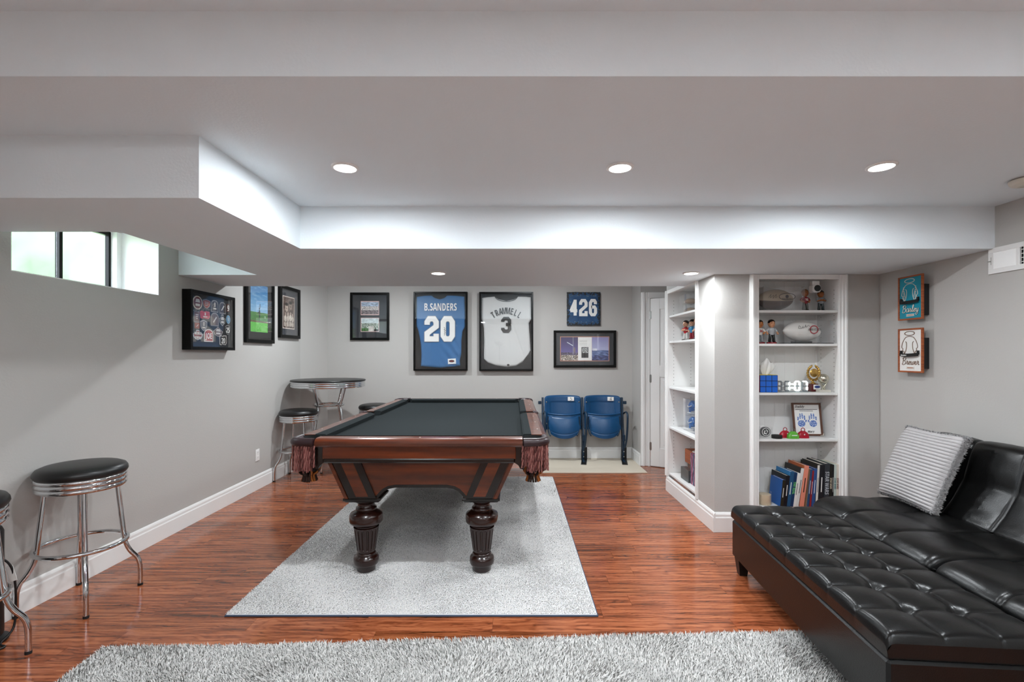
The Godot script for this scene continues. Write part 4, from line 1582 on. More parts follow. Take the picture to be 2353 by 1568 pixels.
func build_wall_art() -> void:
	var k := DB / 1110.0
	var zb := -DB
	var at := func(px: float, py: float) -> Vector3: return Vector3((px - 1180) * k, EYE + (817 - py) * k, zb)
	# blue jersey
	var w := 123 * k
	var hh := 180 * k
	var o := framed("jersey_frame", "black shadow box with blue number 20 football jersey on the back wall", "framed jersey", at.call(1013.5, 762), 0.0, w, hh, 0.022, 0.062, mat("box_lining", h("101011"), 0.9), "framed jerseys")
	var s := 1.0 / 4.525 * k
	var q := func(x: float, y: float) -> Vector2: return Vector2((x - 378) * s, -(y - 507) * s)
	var conv := func(a: Array) -> Array:
		var r := []
		for p in a:
			var v: Vector2 = q.call(p[0], p[1])
			r.append([v.y, v.x])
		return r
	var line := func(a: Array) -> Array:
		var r := []
		for p in a:
			r.append([1.0 - p[0], -(p[1] - 507) * s])
		return r
	var blue := mat("jersey_blue", h("2f6a9f"), 0.75)
	blue.rim_enabled = true
	blue.rim = 0.3
	var folds1 := func(x: float, y: float) -> float:
		var d := (x * 0.8 + y * 0.6)
		var low := clampf((0.05 - y) / 0.3, 0, 1)
		return 0.006 * noise.get_noise_2d(x * 260, y * 130) + 0.007 * low * sin(d * 60.0 + 2.0 * noise.get_noise_2d(x * 150, y * 150)) * clampf((x + 0.02) / 0.15, 0, 1) + 0.004 * noise.get_noise_2d((x + y) * 700, (y - x) * 120) * clampf((y - 0.28) / 0.1, 0, 1)
	jersey(o, {
		"top": line.call([[0.0, 150], [0.16, 138], [0.31, 136], [0.37, 160], [0.48, 176], [0.58, 162], [0.64, 136], [0.82, 138], [1.0, 148]]),
		"bottom": line.call([[0.0, 866], [0.1, 872], [0.5, 884], [0.9, 870], [1.0, 860]]),
		"left": conv.call([[130, 140], [127, 300], [128, 450], [146, 505], [160, 570], [172, 640], [178, 750], [172, 870]]),
		"right": conv.call([[622, 140], [632, 300], [630, 460], [602, 505], [592, 600], [590, 740], [574, 810], [580, 870]])}, folds1, 0.022, blue)
	text(o, "B.SANDERS", 0.094, M.white_print, Vector3(q.call(376, 258).x, q.call(376, 258).y, 0.043), font_bold, 0.62)
	var p: Vector2 = q.call(369, 482)
	numeral(o, "20", p.x, p.y, 0.262, 0.066, 0.044, M.white_print, 0.80, mat("numeral_grey", h("8b9199"), 0.7), 0.68)
	var b := B.new()
	b.ribbon(smooth(pts([0.045, 0.055, 0.057, 0.03, 0.046, 0.02, 0.062, 0.01, 0.05, -0.005, 0.06, -0.02, 0.048, -0.03, 0.055, -0.045, 0.047, -0.055]), 4), 0.005, 0.0452)
	part(o, "signature", b, M.ink)
	p = q.call(495, 817)
	b = B.new()
	b.xf = Transform3D(Basis(Vector3.BACK, 0.06), Vector3(p.x, p.y, 0.0425))
	b.span(Vector3(-0.052, -0.034, -0.002), Vector3(0.052, 0.034, 0.001))
	b.col = Color(1, 1, 1)
	var tg := part(o, "sewn_tag", b, M.white_print, "white sewn tag with a black oval")
	b = B.new()
	b.prism(ellipse(p.x - 0.003, p.y + 0.002, 0.036, 0.016), 0.0438, 0.0442)
	part(tg, "oval", b, M.ink)
	b = B.new()
	b.ribbon(pts([p.x - 0.026, p.y + 0.002, p.x + 0.020, p.y + 0.002]), 0.008, 0.0446)
	part(tg, "printed_line", b, M.red_ink)
	pane(o, w - 0.03, hh - 0.03, 0.056)
	# white jersey
	o = framed("jersey_frame", "black shadow box with white number 3 baseball jersey on the back wall", "framed jersey", at.call(1163.5, 762.5), 0.0, w, hh, 0.022, 0.062, M.box_lining, "framed jerseys")
	var q2 := func(x: float, y: float) -> Vector2: return Vector2((x - 1057) * s, -(y - 507) * s)
	var conv2 := func(a: Array) -> Array:
		var r := []
		for e in a:
			var v: Vector2 = q2.call(e[0], e[1])
			r.append([v.y, v.x])
		return r
	var white := mat("jersey_white", h("c6c6c4"), 0.8)
	var folds2 := func(x: float, y: float) -> float:
		var c := absf((x - 0.13) + (y + 0.05) * 0.35)
		return 0.005 * noise.get_noise_2d(x * 220 + 40, y * 110) - 0.006 * exp(-c * c / 0.0002) * clampf((0.1 - y) / 0.1, 0, 1)
	jersey(o, {
		"top": line.call([[0.0, 160], [0.1, 152], [0.26, 145], [0.33, 172], [0.5, 190], [0.66, 174], [0.74, 145], [0.9, 146], [1.0, 152]]),
		"bottom": line.call([[0.0, 790], [0.08, 828], [0.25, 858], [0.5, 874], [0.7, 862], [0.85, 820], [0.95, 740], [1.0, 700]]),
		"left": conv2.call([[806, 140], [803, 250], [803, 375], [824, 470], [828, 600], [826, 720], [826, 800], [828, 880]]),
		"right": conv2.call([[1310, 140], [1312, 380], [1290, 420], [1298, 560], [1306, 690], [1312, 740], [1300, 800], [1300, 880]])}, folds2, 0.022, white)
	b = B.new()
	var nk := []
	for e in smooth(pts([940, 146, 965, 172, 1010, 188, 1057, 192, 1110, 187, 1150, 172, 1174, 144]), 4):
		nk.append(q2.call(e.x, e.y + 3))
	b.ribbon(nk, 0.008, 0.0385)
	part(o, "collar_piping", b, M.ink)
	var word := "TRAMMELL"
	for c in word.length():
		var u := (c - 3.5) / 3.5
		var r2: Vector2 = q2.call(1057 + u * 136, 294 + 44 * u * u)
		text(o, word[c], 0.082, M.ink, Vector3(r2.x, r2.y, 0.043), font_bold, 0.62, 0.0, Basis(Vector3.BACK, -u * 0.55))
	p = q2.call(1056, 438)
	numeral(o, "3", p.x, p.y, 0.165, 0.044, 0.044, M.ink, 1.0, null, 0.8)
	b = B.new()
	p = q2.call(1077, 853)
	b.prism(ellipse(p.x, p.y, 0.017, 0.013), 0.036, 0.040)
	part(o, "sewn_tag", b, M.ink, "small round black tag")
	pane(o, w - 0.03, hh - 0.03, 0.056)
	# two postcards of ballparks
	w = 89 * k
	hh = 109 * k
	o = framed("postcard_frame", "black frame with two ballpark postcards left of the jerseys", "picture", at.call(850.5, 727.5), 0.0, w, hh, 0.03, 0.03, M.mat_board_dark)
	var im := Image.create(96, 74, false, Image.FORMAT_RGB8)
	blotch(im, 0, 0, 96, 34, h("9fb0c4"), 0.35, 1, 0.04, 0.12)
	blotch(im, 0, 26, 96, 56, h("b8b2ae"), 0.5, 2, 0.12, 0.10)
	blotch(im, 0, 50, 96, 74, h("6d6062"), 0.45, 3, 0.06, 0.2)
	part(o, "postcard", picture(-0.128, 0.018, 0.102 - 0.005, 0.178, 0.008).done(), img_mat("postcard_a", im)).position = Vector3(0.015, 0.01, 0)
	im = Image.create(96, 74, false, Image.FORMAT_RGB8)
	blotch(im, 0, 0, 96, 34, h("c8d4d6"), 0.15, 4)
	blotch(im, 0, 28, 96, 62, h("8a9488"), 0.6, 5, 0.12, 0.08)
	blotch(im, 0, 56, 40, 74, h("3f6a34"), 0.2, 6)
	blotch(im, 40, 44, 70, 74, h("c9c4bd"), 0.15, 7)
	part(o, "postcard", picture(-0.113, -0.19, 0.113, -0.02, 0.008), img_mat("postcard_b", im)).position = Vector3(0.0, -0.005, 0)
	b = B.new()
	for y in [-0.11, 0.108]:
		b.span(Vector3(-0.121, y - 0.092, 0.006), Vector3(0.119, y + 0.092, 0.0075))
	part(o, "border", b, mat("pale_pink", h("d5b5b0"), 0.7))
	pane(o, w - 0.04, hh - 0.04, 0.022)
	# seat board 426
	w = 77 * k
	hh = 77 * k
	var sb := thing("number_board", "worn square blue board with white number 426 on the back wall", "sign", at.call(1340.5, 710.5))
	b = B.new()
	var board := func(u: float, v: float) -> Vector3:
		var x := lerpf(-w / 2, w / 2, u)
		var y := lerpf(-hh / 2, hh / 2, v)
		return Vector3(x + 0.004 * noise.get_noise_1d(y * 2000), y + 0.004 * noise.get_noise_1d(x * 2000 + 50), 0.022 + 0.002 * noise.get_noise_2d(x * 900, y * 900))
	b.sheet(30, 30, board)
	b.span(Vector3(-w / 2 + 0.004, -hh / 2 + 0.004, 0.0), Vector3(w / 2 - 0.004, hh / 2 - 0.004, 0.019))
	im = Image.create(128, 128, false, Image.FORMAT_RGB8)
	blotch(im, 0, 0, 128, 128, h("1d4770"), 0.09, 8, 0.02, 0.02)
	for y in 128:
		for x in 128:
			var e := mini(mini(x, 127 - x), mini(y, 127 - y))
			var wear := noise.get_noise_2d(x * 9.0, y * 9.0)
			if e < 7 + wear * 14:
				im.set_pixel(x, y, h("1a1d20"))
			elif e < 12 + wear * 10 and wear > 0.25:
				im.set_pixel(x, y, h("6d7c88"))
	part(sb, "board", b, img_mat("worn_board", im, 0.5))
	numeral(sb, "426", -0.004, 0.016, 0.185, 0.040, 0.0265, M.white_print, 0.69, null, 0.58)
	# wide panorama
	w = 143 * k
	hh = 85 * k
	o = framed("ticket_frame", "wide black frame with two stadium photos and a ticket between them", "picture", at.call(1343.5, 802.5), 0.0, w, hh, 0.032, 0.032, M.mat_board_dark)
	b = B.new()
	b.span(Vector3(-0.322, -0.160, 0.006), Vector3(0.322, 0.165, 0.0075))
	part(o, "border", b, mat("rust_border", h("b07a68"), 0.7))
	im = Image.create(96, 128, false, Image.FORMAT_RGB8)
	for y in 128:
		for x in 96:
			im.set_pixel(x, y, h("2d2456").lerp(h("6a5da0"), y / 100.0))
	blotch(im, 0, 84, 96, 104, h("4a3f5a"), 0.5, 9, 0.1, 0.1)
	blotch(im, 0, 98, 96, 128, h("8f8478"), 0.8, 10, 0.12, 0.08)
	for t in 26:
		disc(im, 36 + t * 1.2, 28 + t * 0.7, 2.4, 2.0, h("c9d0dd"))
	for y in 128:
		im.set_pixel(68, y, h("c4c8d2")); im.set_pixel(69, y, h("8d92a0"))
	disc(im, 76, 70, 6, 16, h("7a6a72"))
	part(o, "photo", picture(-0.312, -0.150, -0.090, 0.155, 0.008), img_mat("stadium_night", im))
	b = B.new()
	b.span(Vector3(-0.088, -0.150, 0.0074), Vector3(0.092, 0.155, 0.008))
	var tk := part(o, "ticket_mount", b, M.white_print)
	b = B.new()
	b.span(Vector3(-0.044, -0.115, 0.008), Vector3(0.048, 0.025, 0.0085))
	part(tk, "ticket", b, M.ink)
	im = Image.create(48, 48, false, Image.FORMAT_RGB8)
	blotch(im, 0, 0, 48, 48, h("8f928f"), 1.2, 12, 0.1, 0.1)
	part(tk, "ticket_print", picture(-0.038, -0.050, 0.042, 0.018, 0.0088), img_mat("ticket_art", im))
	b = B.new()
	for y in [0.055, 0.075, 0.095, 0.11]:
		b.ribbon(pts([-0.07, y, 0.03, y]), 0.003, 0.0083)
	part(tk, "printed_lines", b, mat("grey_ink", h("9b9894"), 0.7))
	im = Image.create(96, 128, false, Image.FORMAT_RGB8)
	for y in 128:
		for x in 96:
			im.set_pixel(x, y, h("8a87b8").lerp(h("b8bcd8"), y / 80.0))
	blotch(im, 0, 72, 96, 100, h("54689a"), 0.4, 14, 0.03, 0.15)
	blotch(im, 0, 100, 96, 128, h("2c3a72"), 0.4, 15, 0.04, 0.12)
	blotch(im, 4, 62, 30, 74, h("d8dbe6"), 0.1, 16)
	part(o, "photo", picture(0.094, -0.150, 0.312, 0.155, 0.008), img_mat("stadium_dusk", im))
	pane(o, w - 0.04, hh - 0.04, 0.024)
	build_left_wall_art()

func build_left_wall_art() -> void:
	# patches in a deep shadow box on the left wall
	var w := 0.60
	var hh := 0.475
	var o := framed("patch_case", "deep black shadow box full of embroidered sports patches on the left wall", "shadow box", W(XL, 1.632, 4.062), PI / 2, w, hh, 0.026, 0.072, mat("case_lining", h("14161b"), 0.85))
	var im: Image
	var bar := 0.03
	var lift := 0.044
	var bb := B.new()
	bb.span(Vector3(-w / 2 + 0.022, -hh / 2 + 0.022, 0.006), Vector3(w / 2 - 0.022, hh / 2 - 0.022, 0.006 + lift))
	part(o, "display_board", bb, M.case_lining)
	var iw := w - 2 * bar
	var ih := hh - 2 * bar
	# [cx, cy, w, h, kind, border, fill, lettering, letter height]
	var list := [
		[410, 450, 180, 290, "oval", "d8cdbf", "6a2a22", "", 0],
		[585, 465, 160, 210, "shield", "8f8d8c", "a34634", "", 0],
		[750, 500, 150, 270, "arch", "8c8a8a", "3a3436", "", 0],
		[915, 525, 140, 270, "arch", "8c8886", "3c3332", "", 0],
		[1030, 515, 62, 175, "rect", "7b4a44", "4a2a2a", "9", 0.05],
		[395, 755, 100, 240, "rect", "8a8584", "6f4e4c", "", 0],
		[557, 705, 195, 180, "wave", "d05a66", "b83f4c", "", 0],
		[752, 785, 165, 300, "arch", "97928f", "6a5a58", "", 0],
		[910, 790, 140, 270, "plate", "a9a8a6", "55534f", "", 0],
		[1035, 765, 95, 200, "oval", "8fb4cc", "5f92b4", "", 0],
		[530, 930, 140, 240, "shield", "a4a6b2", "50525f", "", 0],
		[402, 945, 85, 120, "rect", "a85a4c", "8f3a2e", "", 0],
		[820, 1045, 210, 230, "diamond", "a7a29d", "6b5650", "", 0],
		[1025, 985, 112, 230, "shield", "8e8e8c", "24252a", "25", 0.045],
		[415, 1150, 190, 220, "plate", "b9c0cc", "7f3038", "WORLD\nSERIES", 0.022],
		[630, 1140, 182, 280, "arch", "d8cfca", "a11f28", "JOE", 0.046],
		[925, 1220, 165, 240, "wave", "c9c2bd", "3a3634", "20", 0.045]]
	for a in list:
		var f := func(x: float, y: float) -> Vector2:
			var top := 255.0 + (x - 280) * 0.125
			var bot := 1392.0 - (x - 280) * 0.05
			return Vector2(-iw / 2 + pow((x - 275) / 825.0, 1.06) * iw, ih / 2 - (y - top) / (bot - top) * ih)
		var c: Vector2 = f.call(a[0], a[1])
		var rx: float = a[2] / 825.0 * iw * 0.5
		var ry: float = a[3] / 1100.0 * ih * 0.5
		var shapes := {
			"oval": ellipse(0, 0, 1, 1, 24),
			"rect": rect(-1, -1, 1, 1),
			"arch": poly([-1, -1, 1, -1, 1, 0.25, 0.92, 0.55, 0.7, 0.82, 0.36, 0.97, 0, 1, -0.36, 0.97, -0.7, 0.82, -0.92, 0.55, -1, 0.25]),
			"shield": poly([-1, 0.7, -0.5, 0.85, 0, 1, 0.5, 0.85, 1, 0.7, 0.95, 0, 0.75, -0.5, 0.35, -0.85, 0, -1, -0.35, -0.85, -0.75, -0.5, -0.95, 0]),
			"plate": poly([-1, 0.3, -0.4, 0.42, -0.3, 0.95, 0, 1, 0.3, 0.95, 0.4, 0.42, 1, 0.3, 0.8, -0.45, 0, -1, -0.8, -0.45]),
			"diamond": poly([-1, 0.05, -0.5, 0.5, 0, 1, 0.5, 0.5, 1, 0.05, 0.7, -0.6, 0, -1, -0.7, -0.6]),
			"wave": poly([-1, 0.75, -0.6, 0.95, -0.2, 0.78, 0.2, 0.95, 0.9, 0.95, 0.95, 0.2, 1, -0.4, 0.7, -0.9, 0.2, -0.85, -0.2, -0.75, -0.5, -0.95, -0.9, -0.85, -0.95, 0])}
		var outer := PackedVector2Array()
		var inner := PackedVector2Array()
		for p in shapes[a[4]]:
			outer.append(c + p * Vector2(rx, ry))
			inner.append(c + p * Vector2(rx, ry) * 0.84)
		var b := B.new()
		b.col = h(a[5]).srgb_to_linear()
		b.prism(outer, 0.006 + lift, 0.0085 + lift)
		b.col = h(a[6]).srgb_to_linear()
		b.prism(inner, 0.0085 + lift, 0.0095 + lift)
		# stitched bands that each patch carries
		if a[7] == "":
			var z0 := 0.0095 + lift
			var kind := list.find(a) % 4
			b.col = h("cfcac4").srgb_to_linear()
			if kind == 0:
				b.prism(poly([c.x - rx * 0.5, c.y + ry * 0.05, c.x - rx * 0.3, c.y + ry * 0.55, c.x + rx * 0.3, c.y + ry * 0.55, c.x + rx * 0.5, c.y + ry * 0.05]), z0, z0 + 0.0005)
				b.prism(rect(c.x - rx * 0.45, c.y - ry * 0.5, c.x + rx * 0.45, c.y - ry * 0.15), z0, z0 + 0.0005)
			elif kind == 1:
				for e in 3:
					b.prism(rect(c.x - rx * (0.5 - 0.1 * e), c.y + ry * (0.3 - 0.32 * e), c.x + rx * (0.5 - 0.1 * e), c.y + ry * (0.42 - 0.32 * e)), z0, z0 + 0.0005)
			elif kind == 2:
				b.prism(rect(c.x - rx * 0.12, c.y - ry * 0.1, c.x + rx * 0.12, c.y + ry * 0.62), z0, z0 + 0.0005)
				b.prism(rect(c.x - rx * 0.42, c.y - ry * 0.52, c.x + rx * 0.42, c.y - ry * 0.3), z0, z0 + 0.0005)
			else:
				b.prism(poly([c.x - rx * 0.5, c.y - ry * 0.4, c.x + rx * 0.3, c.y + ry * 0.45, c.x + rx * 0.5, c.y + ry * 0.3, c.x - rx * 0.3, c.y - ry * 0.5]), z0, z0 + 0.0005)
		var pt := part(o, "patch", b, M.cloth, "embroidered patch reading %s" % a[7].replace("\n", " ") if a[7] else "")
		if a[7]:
			text(pt, a[7], a[8], M.white_print, Vector3(c.x, c.y - ry * 0.1, 0.0102 + lift), font_bold, 0.8)
	pane(o, w - 0.04, hh - 0.04, 0.067)
	# outfield picture
	o = framed("ballpark_print", "tall black frame with print of a lone figure on green outfield under blue sky", "picture", W(XL, 1.80, 4.897), PI / 2, 0.545, 0.65, 0.034, 0.03, mat("mat_brown", h("322e2b"), 0.8))
	im = Image.create(96, 192, false, Image.FORMAT_RGB8)
	for y in 192:
		for x in 96:
			var c := h("2f6a9c").lerp(h("8fb4cf"), clampf(y / 120.0, 0, 1))
			var cl := noise.get_noise_2d(x * 2.0, y * 7.0)
			im.set_pixel(x, y, c.lerp(h("a9bfd0"), clampf(cl, 0, 0.5)))
	blotch(im, 0, 112, 96, 150, h("4a7b3f"), 0.08, 21, 0.05, 0.1)
	blotch(im, 0, 146, 96, 153, h("6b5a45"), 0.05, 22)
	blotch(im, 0, 153, 96, 192, h("67b551"), 0.06, 23)
	disc(im, 48, 118, 4, 18, h("2a2f33"))
	disc(im, 48, 96, 2.5, 4, h("2a2f33"))
	disc(im, 51, 84, 1.5, 10, h("30353a"))
	disc(im, 43, 112, 5, 2, h("2a2f33"))
	disc(im, 47, 138, 2, 12, h("23272a"))
	disc(im, 80, 128, 3, 6, h("aac0b0"))
	part(o, "print", picture(-0.165, -0.215, 0.165, 0.265, 0.008), img_mat("outfield_print", im))
	pane(o, 0.50, 0.60, 0.022)
	# old team photo
	o = framed("team_photo", "tall black frame with sepia team photo nearest the far left corner", "picture", W(XL, 1.838, 5.538), PI / 2, 0.492, 0.585, 0.036, 0.035, mat("mat_slate", h("3d3f44"), 0.8))
	im = Image.create(80, 112, false, Image.FORMAT_RGB8)
	blotch(im, 0, 0, 80, 112, h("63524a"), 0.25, 31, 0.05, 0.05)
	for a in [[24, 38, 11, 15, "b9a596"], [52, 30, 11, 15, "8d7b6e"], [24, 26, 11, 6, "2e2520"], [52, 18, 11, 6, "2b241f"], [24, 40, 4, 2, "5a463c"], [52, 33, 4, 2, "5a463c"], [14, 62, 5, 6, "a08c7e"], [34, 60, 5, 6, "b39f90"], [52, 58, 5, 6, "a8968a"], [68, 62, 5, 6, "b09c8e"], [14, 78, 9, 12, "cdc1b4"], [34, 76, 9, 12, "bdb0a3"], [52, 74, 9, 12, "d2c7ba"], [68, 78, 8, 12, "c4b7aa"], [10, 98, 4, 9, "d6ccc0"], [19, 99, 4, 9, "b8aa9c"], [30, 97, 4, 10, "cbbfb2"], [39, 98, 4, 9, "a99b8d"], [49, 96, 4, 10, "d0c5b8"], [58, 97, 4, 9, "b9ab9e"], [66, 98, 4, 9, "d4c9bd"], [74, 98, 3, 8, "ada092"]]:
		disc(im, a[0], a[1], a[2], a[3], h(a[4]))
	for y in 112:
		for x in 80:
			var g := noise.get_noise_2d(x * 14.0, y * 14.0) * 0.18
			var c := im.get_pixel(x, y)
			im.set_pixel(x, y, Color(clampf(c.r + g, 0, 1), clampf(c.g + g, 0, 1), clampf(c.b + g, 0, 1)))
	var b := B.new()
	b.span(Vector3(-0.145, -0.185, 0.006), Vector3(0.145, 0.185, 0.0075))
	part(o, "border", b, mat("cream_border", h("d8c9be"), 0.7))
	part(o, "photo", picture(-0.135, -0.175, 0.135, 0.175, 0.008), img_mat("team_print", im))
	pane(o, 0.44, 0.53, 0.026)
	# wall outlet
	o = thing("wall_outlet", "white wall outlet low on the left wall behind the pool table", "outlet", W(XL, 0.345, 4.87), PI / 2)
	b = B.new()
	b.box(Vector3(0, 0, 0.003), Vector3(0.072, 0.116, 0.006), 0.002)
	part(o, "plate", b, M.trim)
	for y in [-0.025, 0.025]:
		b = B.new()
		b.box(Vector3(0, y, 0.0065), Vector3(0.034, 0.030, 0.003), 0.001)
		var so := part(o, "socket", b, M.trim)
		b = B.new()
		b.box(Vector3(-0.006, y + 0.003, 0.008), Vector3(0.002, 0.009, 0.0006))
		b.box(Vector3(0.006, y + 0.003, 0.008), Vector3(0.002, 0.009, 0.0006))
		part(so, "slots", b, M.ink)

# ---------------------------------------------------------------- right wall and ceiling fittings
const SCRIPT := {
	"B": [0.70, [[0.1, 0.0, 0.16, 0.5, 0.24, 1.0], [0.0, 0.80, 0.2, 1.02, 0.5, 1.02, 0.58, 0.80, 0.42, 0.58, 0.20, 0.53], [0.20, 0.53, 0.5, 0.52, 0.62, 0.25, 0.44, 0.0, 0.15, -0.02, 0.0, 0.1]]],
	"a": [0.52, [[0.46, 0.46, 0.30, 0.53, 0.12, 0.44, 0.05, 0.22, 0.14, 0.02, 0.30, 0.06, 0.42, 0.28, 0.47, 0.52, 0.43, 0.2, 0.48, 0.02, 0.58, 0.1]]],
	"r": [0.44, [[0.0, 0.05, 0.14, 0.30, 0.16, 0.60, 0.20, 0.47, 0.33, 0.47, 0.33, 0.30, 0.30, 0.08, 0.38, 0.0, 0.48, 0.1]]],
	"l": [0.34, [[0.0, 0.1, 0.2, 0.5, 0.3, 0.95, 0.2, 1.0, 0.14, 0.6, 0.14, 0.1, 0.24, 0.0, 0.36, 0.1]]],
	"e": [0.40, [[0.0, 0.15, 0.2, 0.22, 0.32, 0.38, 0.22, 0.5, 0.1, 0.35, 0.12, 0.1, 0.25, 0.0, 0.42, 0.12]]],
	"y": [0.50, [[0.0, 0.3, 0.08, 0.48, 0.12, 0.1, 0.25, 0.02, 0.38, 0.2, 0.44, 0.48, 0.40, -0.2, 0.2, -0.45, 0.05, -0.3, 0.3, -0.05, 0.5, 0.1]]],
	"w": [0.64, [[0.0, 0.3, 0.08, 0.48, 0.1, 0.1, 0.22, 0.0, 0.32, 0.2, 0.34, 0.45, 0.34, 0.1, 0.46, 0.0, 0.58, 0.25, 0.56, 0.48, 0.66, 0.42]]],
}

func handwriting(parent: Node, s: String, hh: float, thick: float, at: Vector3, m: Material, called := "lettering") -> void:
	var total := 0.0
	for ch in s:
		total += SCRIPT[ch][0]
	var x := -total * hh * 0.5
	var b := B.new()
	for ch in s:
		for st in SCRIPT[ch][1]:
			var line := []
			for p in smooth(pts(st), 4):
				line.append(Vector3(at.x + x + (p.x + p.y * 0.12) * hh, at.y + p.y * hh, at.z))
			b.tube(line, thick * 0.5, 5)
		x += SCRIPT[ch][0] * hh
	part(parent, called, b, m)

func memorial(called: String, label: String, at: Vector3, board: Material, line: Material, edge: Material, feathers: bool) -> void:
	var o := thing(called, label, "sign", at, -PI / 2)
	var w := 0.205
	var hh := 0.305
	var b := B.new()
	b.span(Vector3(-0.082, -0.125, 0), Vector3(0.085, 0.085, 0.05), 0.002)
	part(o, "back_box", b, M.black_plastic, "black box behind the board")
	b = B.new()
	b.span(Vector3(-w / 2 + 0.006, -hh / 2 + 0.006, 0.05), Vector3(w / 2 - 0.006, hh / 2 - 0.006, 0.058))
	part(o, "board", b, board)
	for s in [-1.0, 1.0]:
		b = B.new()
		b.span(Vector3(s * (w / 2 - 0.011), -hh / 2, 0.05), Vector3(s * w / 2, hh / 2, 0.064), 0.001)
		part(o, "frame_bar", b, M.frame_wood)
		b = B.new()
		b.span(Vector3(-w / 2 + 0.011, s * (hh / 2 - 0.011), 0.05), Vector3(w / 2 - 0.011, s * hh / 2, 0.064), 0.001)
		part(o, "frame_bar", b, M.frame_wood)
	var z := 0.0595
	b = B.new()
	var ring := []
	for p in ellipse(-0.006, 0.118, 0.041, 0.014, 28):
		ring.append(Vector3(p.x, p.y, z))
	b.tube(ring, 0.0026, 5, true)
	part(o, "halo", b, line)
	for s in [-1.0, 1.0]:
		b = B.new()
		var outer := pts([0.0, 0.098, 0.030, 0.092, 0.052, 0.068, 0.064, 0.040, 0.066, 0.020, 0.056, 0.012, 0.060, -0.002, 0.047, -0.006, 0.046, -0.020, 0.036, -0.012, 0.026, 0.020, 0.026, 0.052, 0.034, 0.062])
		var pl := []
		for p in smooth(outer, 4):
			pl.append(Vector3(-0.006 + s * p.x, p.y, z))
		b.tube(pl, 0.0022, 5)
		if feathers:
			for k in 8:
				var t := k / 7.0
				b.ball(Vector3(-0.006 + s * lerpf(0.050, 0.048, t), lerpf(0.075, -0.01, t), z), Vector3(0.006, 0.004, 0.002), 8, 5)
			b.tube([Vector3(-0.006 + s * 0.044, 0.045, z), Vector3(-0.006 + s * 0.036, 0.005, z)], 0.002, 4)
		part(o, "wing", b, line)
	b = B.new()
	var col := []
	for k in 13:
		var u := k / 12.0 * 2 - 1
		col.append(Vector3(u * 0.078, -0.027 - 0.006 * (1 - u * u), z + 0.012 + 0.016 * (1 - u * u)))
	for k in col.size() - 1:
		b.quad(col[k] + Vector3(0, -0.011, 0), col[k + 1] + Vector3(0, -0.011, 0), col[k + 1] + Vector3(0, 0.011, 0), col[k] + Vector3(0, 0.011, 0), Vector3(0, 0, 1))
		b.quad(col[k] + Vector3(0, -0.011, -0.003), col[k + 1] + Vector3(0, -0.011, -0.003), col[k + 1] + Vector3(0, 0.011, -0.003), col[k] + Vector3(0, 0.011, -0.003), Vector3(0, 0, -1))
	var cl := part(o, "pet_collar", b, M.black_plastic, "black pet collar hung on two pegs")
	if not feathers:
		text(cl, "Brewer", 0.010, M.white_print, Vector3(-0.022, -0.033, z + 0.0285), font_bold)
	else:
		b = B.new()
		b.span(Vector3(-0.055, -0.042, z + 0.024), Vector3(0.0, -0.024, z + 0.029), 0.002)
		part(cl, "buckle", b, M.black_satin)
	for s in [-1.0, 1.0]:
		b = B.new()
		b.span(Vector3(s * 0.070 - 0.005, -0.027, z - 0.002), Vector3(s * 0.070 + 0.005, -0.001, z + 0.012), 0.001)
		part(o, "peg", b, M.black_plastic)
	if edge:
		handwriting(o, "Barley" if feathers else "Brewer", 0.047, 0.0085, Vector3(0, -0.098, z - 0.0022), edge, "lettering_edge")
	handwriting(o, "Barley" if feathers else "Brewer", 0.047, 0.0052 if edge else 0.004, Vector3(0, -0.098, z), line)
	b = B.new()
	b.prism(poly([-0.035, -0.128, 0.035, -0.128, 0.028, -0.120, 0.035, -0.112, -0.035, -0.112, -0.028, -0.120]), 0.058, 0.0605)
	var rb := part(o, "ribbon", b, mat("ribbon_cream", h("d9cfc6"), 0.7))
	b = B.new()
	b.ribbon(pts([-0.024, -0.120, 0.024, -0.120]), 0.004, 0.0609)
	part(rb, "printed_line", b, M.frame_wood)

